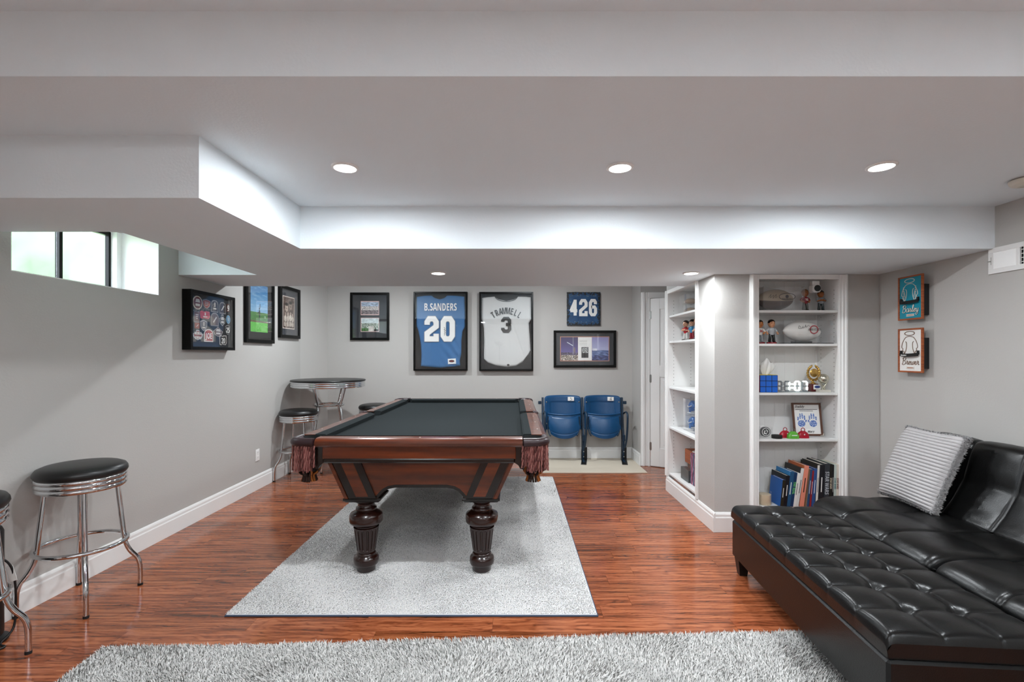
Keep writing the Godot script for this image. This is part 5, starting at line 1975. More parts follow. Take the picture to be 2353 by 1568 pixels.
func build_right_wall() -> void:
	memorial("pet_plaque", "teal plaque with halo, wings and the name Barley on the right wall", W(XR, 1.748, 3.337), mat("teal", h("0e8fa6"), 0.5), mat("cream", h("d9d2c8"), 0.6), mat("dark_outline", h("22363c"), 0.6), true)
	memorial("pet_plaque", "white plaque with halo, wings and the name Brewer on the right wall", W(XR, 1.384, 3.337), mat("plaque_white", h("eceae6"), 0.5), mat("brown_line", h("7a5f4c"), 0.6), null, false)
	# return air register
	var o := thing("air_vent", "white metal air register high on the right wall", "vent", W(XR, 1.90, 2.64), -PI / 2)
	var w := 0.40
	var hh := 0.150
	var b := B.new()
	for s in [-1.0, 1.0]:
		b.span(Vector3(-w / 2, s * (hh / 2 - 0.028), 0), Vector3(w / 2, s * hh / 2, 0.010), 0.001)
		b.span(Vector3(s * (w / 2 - 0.030), -hh / 2 + 0.028, 0), Vector3(s * w / 2, hh / 2 - 0.028, 0.0099), 0.001)
	b.span(Vector3(-0.045, -hh / 2 + 0.02, 0), Vector3(-0.025, hh / 2 - 0.02, 0.009), 0.002)
	part(o, "face_plate", b, M.trim)
	b = B.new()
	b.span(Vector3(-w / 2 + 0.02, -hh / 2 + 0.02, 0.0005), Vector3(w / 2 - 0.02, hh / 2 - 0.02, 0.0015))
	part(o, "duct_opening", b, M.black_matt)
	for k in 10:
		b = B.new()
		b.xf = Transform3D(Basis(Vector3.UP, 0.6), Vector3(-0.163 + k * 0.0125, 0, 0.006))
		b.box(Vector3.ZERO, Vector3(0.0132, 0.094, 0.0015))
		part(o, "louvre", b, M.trim)
	for k in 14:
		b = B.new()
		b.xf = Transform3D(Basis(Vector3.UP, -0.9), Vector3(-0.018 + k * 0.0135, 0, 0.006))
		b.box(Vector3.ZERO, Vector3(0.010, 0.094, 0.0014))
		part(o, "louvre", b, M.trim)
	for k in 4:
		b = B.new()
		b.box(Vector3(0.075, -0.034 + k * 0.0225, 0.0045), Vector3(0.19, 0.004, 0.003))
		part(o, "cross_bar", b, M.trim)
	b = B.new()
	b.span(Vector3(-w / 2 + 0.017, -0.022, 0.010), Vector3(-w / 2 + 0.019, 0.022, 0.0112))
	b.span(Vector3(-w / 2 + 0.004, -0.003, 0.010), Vector3(-w / 2 + 0.018, 0.001, 0.020))
	part(o, "lever", b, M.steel)
	# smoke detector
	o = thing("smoke_detector", "round cream smoke detector on the ceiling at the right edge", "smoke detector", W(2.515, UPC, 2.37))
	b = B.new()
	b.lathe([Vector2(0, -0.034), Vector2(0.035, -0.034), Vector2(0.040, -0.031), Vector2(0.052, -0.030), Vector2(0.060, -0.024), Vector2(0.064, -0.010), Vector2(0.064, -0.007), Vector2(0, -0.007)], 32)
	part(o, "housing", b, M.cream_plastic)
	b = B.new()
	b.lathe([Vector2(0, -0.008), Vector2(0.058, -0.008), Vector2(0.058, 0), Vector2(0, 0)], 32)
	part(o, "mount", b, mat("vent_grey", h("8c867b"), 0.6))
	b = B.new()
	b.lathe([Vector2(0.024, -0.036), Vector2(0.030, -0.036), Vector2(0.030, -0.033), Vector2(0.024, -0.033)], 24)
	part(o, "grille_ring", b, M.cream_plastic)

# ---------------------------------------------------------------- bookcases
func bookcase(o: Node3D, half: float, open: float, shelves: Array, top: float, deep: float) -> void:
	var b: B
	for s in [-1.0, 1.0]:
		b = B.new()
		b.span(Vector3(s * (open + 0.001), 0.12, -deep), Vector3(s * half, top, -0.004))
		part(o, "side_panel", b, M.shelf_white)
		b = B.new()
		b.span(Vector3(s * open, 0.15, -0.004), Vector3(s * half, top, 0.012), 0.002)
		b.span(Vector3(s * (open + 0.018), 0.15, 0.010), Vector3(s * (half - 0.006), top, 0.020), 0.004)
		b.span(Vector3(s * (open + 0.040), 0.15, 0.018), Vector3(s * (half - 0.012), top, 0.026), 0.003)
		part(o, "stile", b, M.trim)
	b = B.new()
	b.span(Vector3(-open, top - 0.035, -0.02), Vector3(open, top, 0.012), 0.002)
	part(o, "header", b, M.trim)
	b = B.new()
	b.span(Vector3(-half, top - 0.012, -deep), Vector3(half, top - 0.001, -0.01))
	part(o, "top_panel", b, M.shelf_white)
	for k in 9:
		b = B.new()
		var ww := 2 * half / 9
		b.span(Vector3(-half + ww * k + 0.0002, 0.13, -deep - 0.010), Vector3(-half + ww * (k + 1) - 0.0002, top, -deep), 0.0005)
		part(o, "back_board", b, M.shelf_white)
	for y in shelves:
		b = B.new()
		b.span(Vector3(-open, y - 0.019, -deep), Vector3(open, y, -0.006), 0.0015)
		part(o, "shelf", b, M.shelf_white)
	b = B.new()
	for s in [-1.0, 1.0]:
		for z in [-0.05, -deep + 0.05]:
			var y := 0.24
			while y < top - 0.1:
				b.xf = Transform3D(Basis(Vector3.BACK, s * PI / 2), Vector3(s * open, y, z))
				b.lathe([Vector2(0.0032, 0.0), Vector2(0.0032, 0.0006), Vector2(0, 0.0006)], 6)
				y += 0.033
	part(o, "peg_holes", b, M.peg_dark)

func acrylic_case(o: Node3D, w: float, hh: float, d: float, at := Vector3.ZERO, base_m: Material = null) -> void:
	var b := B.new()
	var t := 0.003
	b.span(at + Vector3(-w / 2, 0.004, d / 2 - t), at + Vector3(w / 2, hh, d / 2))
	b.span(at + Vector3(-w / 2, 0.004, -d / 2), at + Vector3(w / 2, hh, -d / 2 + t))
	b.span(at + Vector3(-w / 2, 0.004, -d / 2 + t), at + Vector3(-w / 2 + t, hh, d / 2 - t))
	b.span(at + Vector3(w / 2 - t, 0.004, -d / 2 + t), at + Vector3(w / 2, hh, d / 2 - t))
	b.span(at + Vector3(-w / 2 + t, hh - t, -d / 2 + t), at + Vector3(w / 2 - t, hh, d / 2 - t))
	part(o, "clear_cover", b, M.acrylic)
	b = B.new()
	b.span(at + Vector3(-w / 2 - 0.004, 0, -d / 2 - 0.004), at + Vector3(w / 2 + 0.004, 0.005, d / 2 + 0.004), 0.001)
	part(o, "case_base", b, base_m if base_m else M.black_satin)

func football(o: Node3D, at: Vector3, rr: float, ll: float, c1: Color, c2: Color, from_deg: float, to_deg: float, turn: float) -> MeshInstance3D:
	var b := B.new()
	b.xf = Transform3D(Basis(Vector3.BACK, turn), at)
	var nu := 36
	var nv := 28
	for a in nu:
		for c in nv:
			var q := []
			for e in [[a, c], [a + 1, c], [a + 1, c + 1], [a, c + 1]]:
				var u: float = float(e[0]) / nu * 2 - 1
				var ang: float = TAU * e[1] / nv
				var r := rr * pow(maxf(1.0 - u * u, 0.0), 0.62)
				q.append([Vector3(u * ll, sin(ang) * r, cos(ang) * r), Vector3(u * 0.55, sin(ang), cos(ang)).normalized()])
			var deg := 360.0 * (c + 0.5) / nv
			b.col = (c2 if deg > from_deg and deg < to_deg else c1).srgb_to_linear()
			var ids := []
			for e in q:
				ids.append(b.vert(e[0], e[1]))
			b.face(ids[0], ids[1], ids[2])
			b.face(ids[0], ids[2], ids[3])
	return part(o, "ball", b, M.paint)

func bobblehead(label: String, at: Vector3, turn: float, hh: float, skin: Color, hair: Color, shirt: Color, pants: Color, base: Color, number: String, cap: bool, pose: int) -> void:
	var o := thing("bobblehead_figure", label, "figurine", at, turn, "bobblehead figures")
	var s := hh / 0.19
	o.scale = Vector3.ONE * s
	var b := B.new()
	b.col = base.srgb_to_linear()
	b.lathe([Vector2(0, 0), Vector2(0.036, 0), Vector2(0.037, 0.004), Vector2(0.036, 0.012), Vector2(0, 0.012)], 20)
	part(o, "stand", b, M.gloss_paint)
	b = B.new()
	b.col = pants.srgb_to_linear()
	for e in [-1.0, 1.0]:
		b.tube([Vector3(e * 0.011, 0.075, 0), Vector3(e * 0.014, 0.045, 0.003), Vector3(e * 0.016, 0.016, 0)], 0.0105, 10)
		b.ball(Vector3(e * 0.016, 0.016, 0.006), Vector3(0.010, 0.006, 0.016), 10, 6)
	part(o, "legs", b, M.gloss_paint)
	b = B.new()
	b.col = shirt.srgb_to_linear()
	b.xf = Transform3D(Basis.from_scale(Vector3(1.0, 1.0, 0.72)), Vector3.ZERO)
	b.lathe([Vector2(0.019, 0.068), Vector2(0.022, 0.08), Vector2(0.026, 0.10), Vector2(0.027, 0.112), Vector2(0.022, 0.121), Vector2(0.010, 0.126)], 16)
	var tr := part(o, "torso", b, M.gloss_paint)
	if number:
		text(tr, number, 0.020, M.white_print if shirt.get_luminance() < 0.5 else M.red_ink, Vector3(0, 0.100, 0.0205), font_bold, 0.9)
	for e in [-1.0, 1.0]:
		b = B.new()
		b.col = shirt.srgb_to_linear()
		var hand := Vector3(e * 0.024, 0.082, 0.014)
		var elbow := Vector3(e * 0.040, 0.094, 0.0)
		if pose == 1:
			hand = Vector3(-e * 0.012, 0.100, 0.026)
			elbow = Vector3(e * 0.036, 0.094, 0.010)
		elif pose == 2:
			hand = Vector3(e * 0.040, 0.078, 0.016)
		b.tube([Vector3(e * 0.024, 0.117, 0), elbow], 0.0082, 8)
		b.col = skin.srgb_to_linear()
		b.tube([elbow, hand], 0.0065, 8)
		b.ball(hand, Vector3(0.0085, 0.0085, 0.0085), 8, 6)
		part(o, "arm", b, M.gloss_paint)
	b = B.new()
	b.col = skin.srgb_to_linear()
	b.ball(Vector3(0, 0.155, 0), Vector3(0.0245, 0.031, 0.0265), 20, 14)
	b.tube([Vector3(0, 0.12, 0), Vector3(0, 0.132, 0)], 0.009, 10)
	b.ball(Vector3(0, 0.150, 0.0265), Vector3(0.0045, 0.006, 0.006), 8, 6)
	for e in [-1.0, 1.0]:
		b.ball(Vector3(e * 0.0245, 0.153, -0.002), Vector3(0.004, 0.008, 0.006), 8, 6)
		b.col = Color(0.02, 0.015, 0.012)
		b.ball(Vector3(e * 0.0095, 0.158, 0.0232), Vector3(0.0032, 0.0026, 0.002), 6, 4)
		b.ball(Vector3(e * 0.0095, 0.1655, 0.0228), Vector3(0.0055, 0.0013, 0.002), 6, 4)
		b.col = skin.srgb_to_linear()
	b.col = Color(0.35, 0.08, 0.07)
	b.ball(Vector3(0, 0.1395, 0.0225), Vector3(0.007, 0.0016, 0.002), 8, 4)
	var hd := part(o, "head", b, M.gloss_paint)
	b = B.new()
	b.col = hair.srgb_to_linear()
	b.ball(Vector3(0, 0.1655, -0.004), Vector3(0.0262, 0.0245, 0.0268), 18, 10)
	if cap:
		b.ball(Vector3(0, 0.170, 0.022), Vector3(0.019, 0.003, 0.018), 12, 6)
	part(hd, "cap" if cap else "hair", b, M.gloss_paint)

func book(a: Array, right: float, next_lean: float, first: bool) -> float:
	# stands on its lower right edge and leans on the book to its right; gives back where its left side meets the shelf
	var z := 3.693
	var w: float = (a[2] - a[1]) * z / 1110.0 * 0.98
	var hh: float = a[3]
	var lean: float = a[4]
	var deep: float = a[9] if a.size() > 9 else 0.19
	var x := right - 0.0006 if first else right + hh * cos(lean) * tan(next_lean) - hh * sin(lean) - 0.0006
	var o := thing("book", a[0], "book", W(x, 0.191, z), 0.0, "books on the lowest shelf")
	o.rotation = Vector3(0, 0, -lean)
	var b := B.new()
	var e := minf(0.0022, w * 0.18)
	b.col = h(a[6]).srgb_to_linear()
	b.span(Vector3(-w, 0, -0.003), Vector3(0, hh, 0), 0.0008)
	part(o, "spine", b, M.paint)
	b = B.new()
	b.col = h(a[5]).srgb_to_linear()
	b.span(Vector3(-w, 0, -deep), Vector3(-w + e, hh, -0.003))
	b.span(Vector3(-e, 0, -deep), Vector3(0, hh, -0.003))
	part(o, "cover", b, M.paint)
	b = B.new()
	b.span(Vector3(-w + e, 0.003, -deep + 0.004), Vector3(-e, hh - 0.004, -0.003))
	part(o, "pages", b, M.paper)
	if a[7]:
		text(o, a[7], minf(w * 0.75, 0.03), a[8], Vector3(-w / 2, hh * 0.55, 0.0006), font_bold, 0.85, 0.0, Basis(Vector3.BACK, -PI / 2))
	else:
		b = B.new()
		b.ribbon(pts([-w / 2, hh * 0.35, -w / 2, hh * 0.7]), w * 0.2, 0.0005)
		part(o, "spine_print", b, a[8])
	return x - w / cos(lean)

func build_bookcases() -> void:
	mat("paper", h("e6e0d2"), 0.8)
	var o := thing("bookcase", "white built-in bookcase facing the room with footballs, trophies and books", "bookcase", W(2.182, 0, 3.70))
	bookcase(o, 0.374, 0.306, [1.697, 1.440, 1.063, 0.707, 0.190], 1.969, 0.26)
	o = thing("bookcase", "white built-in bookcase in the side wall beside the open door", "bookcase", W(1.54, 0, 4.43), -PI / 2)
	bookcase(o, 0.408, 0.365, [1.742, 1.490, 1.040, 0.643, 0.185], 1.995, 0.27)
	build_right_shelves()
	build_left_shelves()

func px(p: float, z: float) -> float:
	return (p - 1180) * z / 1110.0

func build_right_shelves() -> void:
	var b: B
	var sk := h("b5703f")
	# top shelf
	var o := thing("football_case", "clear display case with autographed tan football on the top shelf", "display case", W(px(1788, 3.83), 1.6975, 3.83))
	acrylic_case(o, 0.325, 0.185, 0.17, Vector3.ZERO, M.acrylic)
	var ball := football(o, Vector3(-0.025, 0.093, 0.0), 0.083, 0.142, h("9c8a72"), h("3c241a"), 185, 345, 0.0)
	b = B.new()
	var ov := []
	for p in ellipse(0.025, 0.108, 0.062, 0.027, 28):
		ov.append(Vector3(p.x, p.y, 0.0835))
	b.tube(ov, 0.002, 5, true)
	b.ball(Vector3(0.025, 0.110, 0.0825), Vector3(0.013, 0.013, 0.002), 14, 6)
	part(ball, "emblem", b, M.pocket_leather)
	text(ball, "BUCKEYES", 0.012, M.pocket_leather, Vector3(0.025, 0.090, 0.084), font_bold)
	b = B.new()
	b.ribbon(smooth(pts([-0.12, 0.10, -0.10, 0.125, -0.105, 0.10, -0.08, 0.12, -0.085, 0.095, -0.06, 0.125, -0.065, 0.10, -0.05, 0.11]), 4), 0.0025, 0.0836)
	part(ball, "signature", b, M.ink)
	bobblehead("bobblehead figure in red number 16 jersey on the top shelf", W(px(1850, 3.86), 1.6975, 3.86), 0.1, 0.183, h("a8673c"), h("8a5a38"), h("8f1a22"), h("5b5750"), h("161414"), "16", false, 0)
	bobblehead("bobblehead figure in grey jersey and dark cap with folded arms on the top shelf", W(px(1886, 3.84), 1.6975, 3.84), -0.2, 0.172, h("9d5a2c"), h("12141a"), h("8c9196"), h("26302f"), h("161414"), "", true, 1)
	o = thing("security_camera", "small white camera hanging under the bookcase top", "camera", W(px(1872, 3.80), 1.934, 3.80))
	b = B.new()
	b.span(Vector3(-0.028, -0.035, -0.02), Vector3(0.028, 0.0, 0.02), 0.004)
	part(o, "bracket", b, M.trim)
	b = B.new()
	b.span(Vector3(-0.032, -0.090, -0.03), Vector3(0.032, -0.030, 0.035), 0.010)
	part(o, "body", b, M.trim)
	b = B.new()
	b.xf = Transform3D(Basis(Vector3.RIGHT, PI / 2), Vector3(0, -0.060, 0.034))
	b.lathe([Vector2(0, 0.0), Vector2(0.025, 0.0), Vector2(0.025, 0.003), Vector2(0, 0.004)], 20)
	part(o, "lens", b, M.black_satin)
	# second shelf
	bobblehead("bobblehead figure in white number 36 jersey at the left of the second shelf", W(px(1746, 3.78) + 0.0, 1.4405, 3.78), 0.0, 0.188, sk, h("140d0a"), h("d5d2cc"), h("8b8f92"), h("7a1a20"), "36", false, 0)
	bobblehead("bobblehead figure in grey shirt and black trousers with hands on hips on the second shelf", W(px(1773, 3.78), 1.4405, 3.78), 0.0, 0.192, h("c58f6c"), h("100c0a"), h("a9adb0"), h("0e0e10"), h("8a2a30"), "", false, 2)
	o = thing("football_case", "clear display case with white autographed football on black base on the second shelf", "display case", W(px(1843, 3.80), 1.4405, 3.80))
	acrylic_case(o, 0.375, 0.178, 0.17)
	b = B.new()
	b.span(Vector3(-0.075, 0.005, -0.03), Vector3(0.065, 0.022, 0.03), 0.004)
	part(o, "cradle", b, M.black_satin)
	ball = football(o, Vector3(-0.005, 0.098, 0.0), 0.080, 0.148, h("dcd9d3"), h("4a281d"), 88, 150, -0.03)
	b = B.new()
	ov = []
	for p in ellipse(0.045, 0.108, 0.030, 0.030, 28):
		ov.append(Vector3(p.x, p.y, 0.0795))
	b.tube(ov, 0.0045, 5, true)
	part(ball, "emblem", b, M.red_ink)
	text(ball, "OHIO STATE", 0.017, M.ink, Vector3(0.045, 0.108, 0.0842), font_serif, 0.62)
	b = B.new()
	b.ribbon(smooth(pts([-0.055, 0.122, -0.07, 0.138, -0.075, 0.118, -0.05, 0.118, -0.04, 0.135, -0.042, 0.12, -0.025, 0.13, -0.02, 0.146, -0.018, 0.126, 0.0, 0.14, 0.012, 0.132]), 4), 0.0026, 0.0815)
	part(ball, "signature", b, M.ink)
	# third shelf
	o = thing("tissue_box", "blue puzzle cube tissue box with white tissue on the middle shelf", "tissue box", W(px(1758, 3.79), 1.0635, 3.79), -0.08)
	b = B.new()
	b.box(Vector3(0, 0.067, 0), Vector3(0.134, 0.134, 0.134), 0.003)
	part(o, "body", b, M.black_plastic)
	var faces := [[Basis.IDENTITY, h("0d5fc4")], [Basis(Vector3.UP, PI / 2), h("f0a050")], [Basis(Vector3.UP, -PI / 2), h("b01e28")], [Basis(Vector3.RIGHT, -PI / 2), h("e5c830")]]
	for f in faces:
		var tm := mat("cube_%d" % faces.find(f), f[1], 0.4)
		for a in 3:
			for c in 3:
				b = B.new()
				b.xf = Transform3D(f[0], Vector3(0, 0.067, 0))
				b.box(Vector3((a - 1) * 0.0445, (c - 1) * 0.0445, 0.0672), Vector3(0.0405, 0.0405, 0.002), 0.0008)
				part(o, "tile", b, tm)
	b = B.new()
	var tis := func(u: float, v: float) -> Vector3:
		var a := u * TAU
		var r := lerpf(0.016, 0.062, pow(v, 0.7)) * (1.0 - 0.55 * pow(v, 5.0)) * (1.0 + 0.28 * sin(a * 3.0 + v * 2.0) + 0.12 * sin(a * 7.0 + 1.0))
		return Vector3(cos(a) * r + 0.012 * v, 0.134 + 0.112 * v - 0.018 * sin(a * 2.0 + 1.0) * v, sin(a) * r * 0.7)
	b.sheet(48, 18, tis, true)
	var tissue := mat("tissue", h("f2f1ee"), 0.9)
	tissue.backlight_enabled = true
	tissue.backlight = Color(0.5, 0.5, 0.5)
	part(o, "tissue", b, tissue, "crumpled white tissue")
	build_clock()
	# gold cup trophy
	o = thing("trophy", "gold wreath trophy with glove on red base on the middle shelf", "trophy", W(px(1868, 3.83), 1.0635, 3.83))
	var gold := mat("gold", h("c9a25a"), 0.25, 0.9)
	b = B.new()
	b.span(Vector3(-0.030, 0, -0.025), Vector3(0.030, 0.062, 0.025), 0.003)
	part(o, "base", b, mat("maroon", h("5a1a1c"), 0.35))
	b = B.new()
	b.span(Vector3(-0.012, 0.018, 0.025), Vector3(0.046, 0.055, 0.028), 0.001)
	var pq := part(o, "plaque", b, M.white_print)
	b = B.new()
	b.prism(ellipse(0.017, 0.038, 0.022, 0.011), 0.028, 0.0284)
	part(pq, "emblem", b, mat("blue_ink", h("2c3f80"), 0.6))
	b = B.new()
	b.lathe([Vector2(0.020, 0.062), Vector2(0.018, 0.068), Vector2(0.008, 0.074), Vector2(0.007, 0.084), Vector2(0.014, 0.09)], 16)
	b.xf = Transform3D(Basis(Vector3.RIGHT, PI / 2), Vector3(0.005, 0.148, 0))
	b.lathe([Vector2(0, 0.004), Vector2(0.030, 0.004), Vector2(0.034, 0.008), Vector2(0.030, 0.012), Vector2(0, 0.010)], 24)
	b.xf = Transform3D.IDENTITY
	for s in [-1.0, 1.0]:
		for k in 9:
			var t := k / 8.0
			var a := lerpf(-1.35, 1.15, t)
			var p := Vector3(0.005 + s * cos(a) * 0.046, 0.146 + sin(a) * 0.056, 0)
			b.xf = Transform3D(Basis(Vector3.BACK, (a + 0.9) if s > 0 else (PI - a - 0.9)), p)
			b.ball(Vector3.ZERO, Vector3(0.017, 0.0075, 0.006), 8, 6)
	part(o, "wreath", b, gold)
	# silver ball trophy
	o = thing("trophy", "silver ball trophy on white base on the middle shelf", "trophy", W(px(1892, 3.77), 1.0635, 3.77))
	b = B.new()
	b.span(Vector3(-0.045, 0, -0.024), Vector3(0.045, 0.018, 0.024), 0.002)
	part(o, "base", b, mat("marble", h("cfcabf"), 0.35))
	b = B.new()
	for s in [-1.0, 1.0]:
		b.tube([Vector3(s * 0.010, 0.018, 0), Vector3(s * 0.004, 0.035, 0), Vector3(s * 0.016, 0.058, 0), Vector3(s * 0.034, 0.085, 0.002)], 0.006, 8)
		b.tube([Vector3(-s * 0.004, 0.035, 0.004), Vector3(s * 0.012, 0.060, 0.006)], 0.005, 6)
	part(o, "stem", b, M.pewter)
	b = B.new()
	b.ball(Vector3(0, 0.104, 0), Vector3(0.038, 0.038, 0.038), 24, 16)
	part(o, "ball", b, M.pewter)
	# fourth shelf
	o = thing("puck_case", "black hockey puck in a small clear cube on the fourth shelf", "display case", W(px(1757, 3.78), 0.7075, 3.78))
	acrylic_case(o, 0.094, 0.088, 0.06, Vector3.ZERO, M.acrylic)
	b = B.new()
	b.xf = Transform3D(Basis(Vector3.RIGHT, PI / 2), Vector3(0.004, 0.045, -0.012))
	b.lathe([Vector2(0, 0), Vector2(0.037, 0), Vector2(0.038, 0.002), Vector2(0.038, 0.023), Vector2(0.037, 0.025), Vector2(0, 0.025)], 32)
	var pk := part(o, "puck", b, M.rubber)
	b = B.new()
	b.ribbon(Array(ellipse(0.004, 0.045, 0.030, 0.030, 24)), 0.004, 0.0136, true)
	b.ribbon(pts([-0.004, 0.056, -0.010, 0.034, 0.010, 0.030]), 0.007, 0.0136)
	b.ribbon(pts([0.004, 0.062, 0.016, 0.052, 0.012, 0.040]), 0.005, 0.0136)
	part(pk, "emblem", b, M.white_print)
	b = B.new()
	b.lathe([Vector2(0, 0), Vector2(0.037, 0), Vector2(0.038, 0.002), Vector2(0.038, 0.023), Vector2(0.037, 0.025), Vector2(0, 0.025)], 32)
	solo("hockey_puck", b, M.rubber, "loose black hockey puck lying flat on the fourth shelf", "puck", W(px(1785, 3.745), 0.7075, 3.745))
	var bells := [[1804, 3.78, "b01f30", "red cow bell behind the green one on the fourth shelf"], [1822, 3.735, "5fae3c", "green cow bell with white print on the fourth shelf"], [1845, 3.76, "a8202f", "red cow bell with white cross before the handprint frame"]]
	for a in bells:
		o = thing("cow_bell", a[3], "bell", W(px(a[0], a[1]), 0.7075, a[1]), 0.0, "cow bells")
		b = B.new()
		b.col = h(a[2]).srgb_to_linear()
		var bell := func(u: float, v: float) -> Vector3:
			var w := lerpf(0.044, 0.014, pow(v, 1.6))
			var dd := lerpf(0.022, 0.008, pow(v, 1.3))
			var an := u * TAU
			return Vector3(signf(cos(an)) * pow(absf(cos(an)), 0.6) * w, 0.054 * sqrt(v) if v < 1.0 else 0.054, signf(sin(an)) * pow(absf(sin(an)), 0.6) * dd)
		b.sheet(32, 12, bell, true)
		b.span(Vector3(-0.014, 0.050, -0.007), Vector3(0.014, 0.0545, 0.007), 0.001)
		part(o, "body", b, M.gloss_paint)
		b = B.new()
		b.tube(smooth([Vector3(-0.013, 0.052, 0), Vector3(-0.013, 0.068, 0), Vector3(0, 0.078, 0), Vector3(0.013, 0.068, 0), Vector3(0.013, 0.052, 0)], 4), 0.0028, 6)
		part(o, "handle", b, M.steel if a[2] == "5fae3c" else M.red_ink)
		if a[0] == 1822:
			b = B.new()
			b.ribbon(pts([-0.020, 0.026, 0.022, 0.026]), 0.006, 0.0215)
			part(o, "printed_line", b, M.white_print)
		else:
			text(o, "S" if a[0] == 1804 else "+", 0.018, M.white_print, Vector3(0.008 if a[0] == 1804 else 0.0, 0.028, 0.0215), font_bold)
	o = thing("handprint_frame", "brown framed sheet with two blue handprints leaning on the fourth shelf", "picture frame", W(px(1857, 3.85), 0.709, 3.845))
	o.rotation = Vector3(-0.16, -0.05, 0)
	var im := Image.create(160, 208, false, Image.FORMAT_RGB8)
	im.fill(h("ecebe8"))
	var ib := h("2a55a8")
	for s in [0, 1]:
		var cx := 42.0 if s == 0 else 116.0
		var m := 1.0 if s == 0 else -1.0
		for e in [[0, 134, 24, 24], [-20 * m, 98, 5, 15], [-6 * m, 82, 5, 20], [8 * m, 80, 5, 21], [21 * m, 92, 5, 17], [29 * m, 116, 6, 9]]:
			disc(im, cx + e[0], e[1], e[2], e[3], ib)
	for y in range(40, 170):
		for x in 160:
			if im.get_pixel(x, y).b > im.get_pixel(x, y).r + 0.2:
				var q := noise.get_noise_2d(x * 14.0, y * 14.0)
				if q > 0.12:
					im.set_pixel(x, y, h("cdd6e8"))
				elif q > 0.0:
					im.set_pixel(x, y, h("5c82c4"))
	var fr := Node3D.new()
	for s in [-1.0, 1.0]:
		b = B.new()
		b.span(Vector3(s * 0.098, 0, -0.006), Vector3(s * 0.113, 0.262, 0.008), 0.002)
		part(o, "frame_bar", b, M.walnut)
		b = B.new()
		b.span(Vector3(-0.098, 0.131 + s * 0.116, -0.006), Vector3(0.098, 0.131 + s * 0.131, 0.008), 0.002)
		part(o, "frame_bar", b, M.walnut)
	fr.free()
	part(o, "sheet", picture(-0.098, 0.015, 0.098, 0.247, 0.001), img_mat("handprints", im))
	text(o, "Daddy", 0.018, M.ink, Vector3(-0.050, 0.231, 0.0018), font_serif, 0.9, 0.35)
	b = B.new()
	b.ribbon(pts([-0.085, 0.209, 0.085, 0.209]), 0.0035, 0.0018)
	b.ribbon(pts([-0.055, 0.197, 0.050, 0.197]), 0.0035, 0.0018)
	b.ribbon(smooth(pts([-0.06, 0.034, -0.05, 0.042, -0.045, 0.032, -0.03, 0.04, -0.025, 0.031]), 4), 0.0025, 0.0018)
	part(o, "printed_lines", b, M.ink)
	text(o, "Mary", 0.016, M.ink, Vector3(0.022, 0.034, 0.0018), font_serif, 0.9, 0.35)
	b = B.new()
	b.tube([Vector3(0.09, 0.003, -0.004), Vector3(0.095, 0.003, 0.03), Vector3(0.098, 0.02, 0.04)], 0.004, 6)
	part(o, "easel_foot", b, M.cream_plastic)
	# bottom shelf
	o = thing("candle", "cream candle in a glass jar on the lowest shelf", "candle", W(px(1756, 3.77), 0.1905, 3.77))
	b = B.new()
	b.lathe([Vector2(0, 0.0), Vector2(0.046, 0.0), Vector2(0.049, 0.004), Vector2(0.049, 0.078), Vector2(0.044, 0.080), Vector2(0, 0.080)], 28)
	part(o, "wax", b, mat("wax", h("d6c4a6"), 0.5))
	b = B.new()
	b.lathe([Vector2(0.0505, 0.0), Vector2(0.0505, 0.098)], 28)
	part(o, "jar", b, M.acrylic)
	b = B.new()
	b.lathe([Vector2(0.0490, 0.096), Vector2(0.0515, 0.097), Vector2(0.0515, 0.100), Vector2(0.0490, 0.101)], 28)
	part(o, "rim", b, M.acrylic)
	var wi: Material = M.white_print
	var ki: Material = M.ink
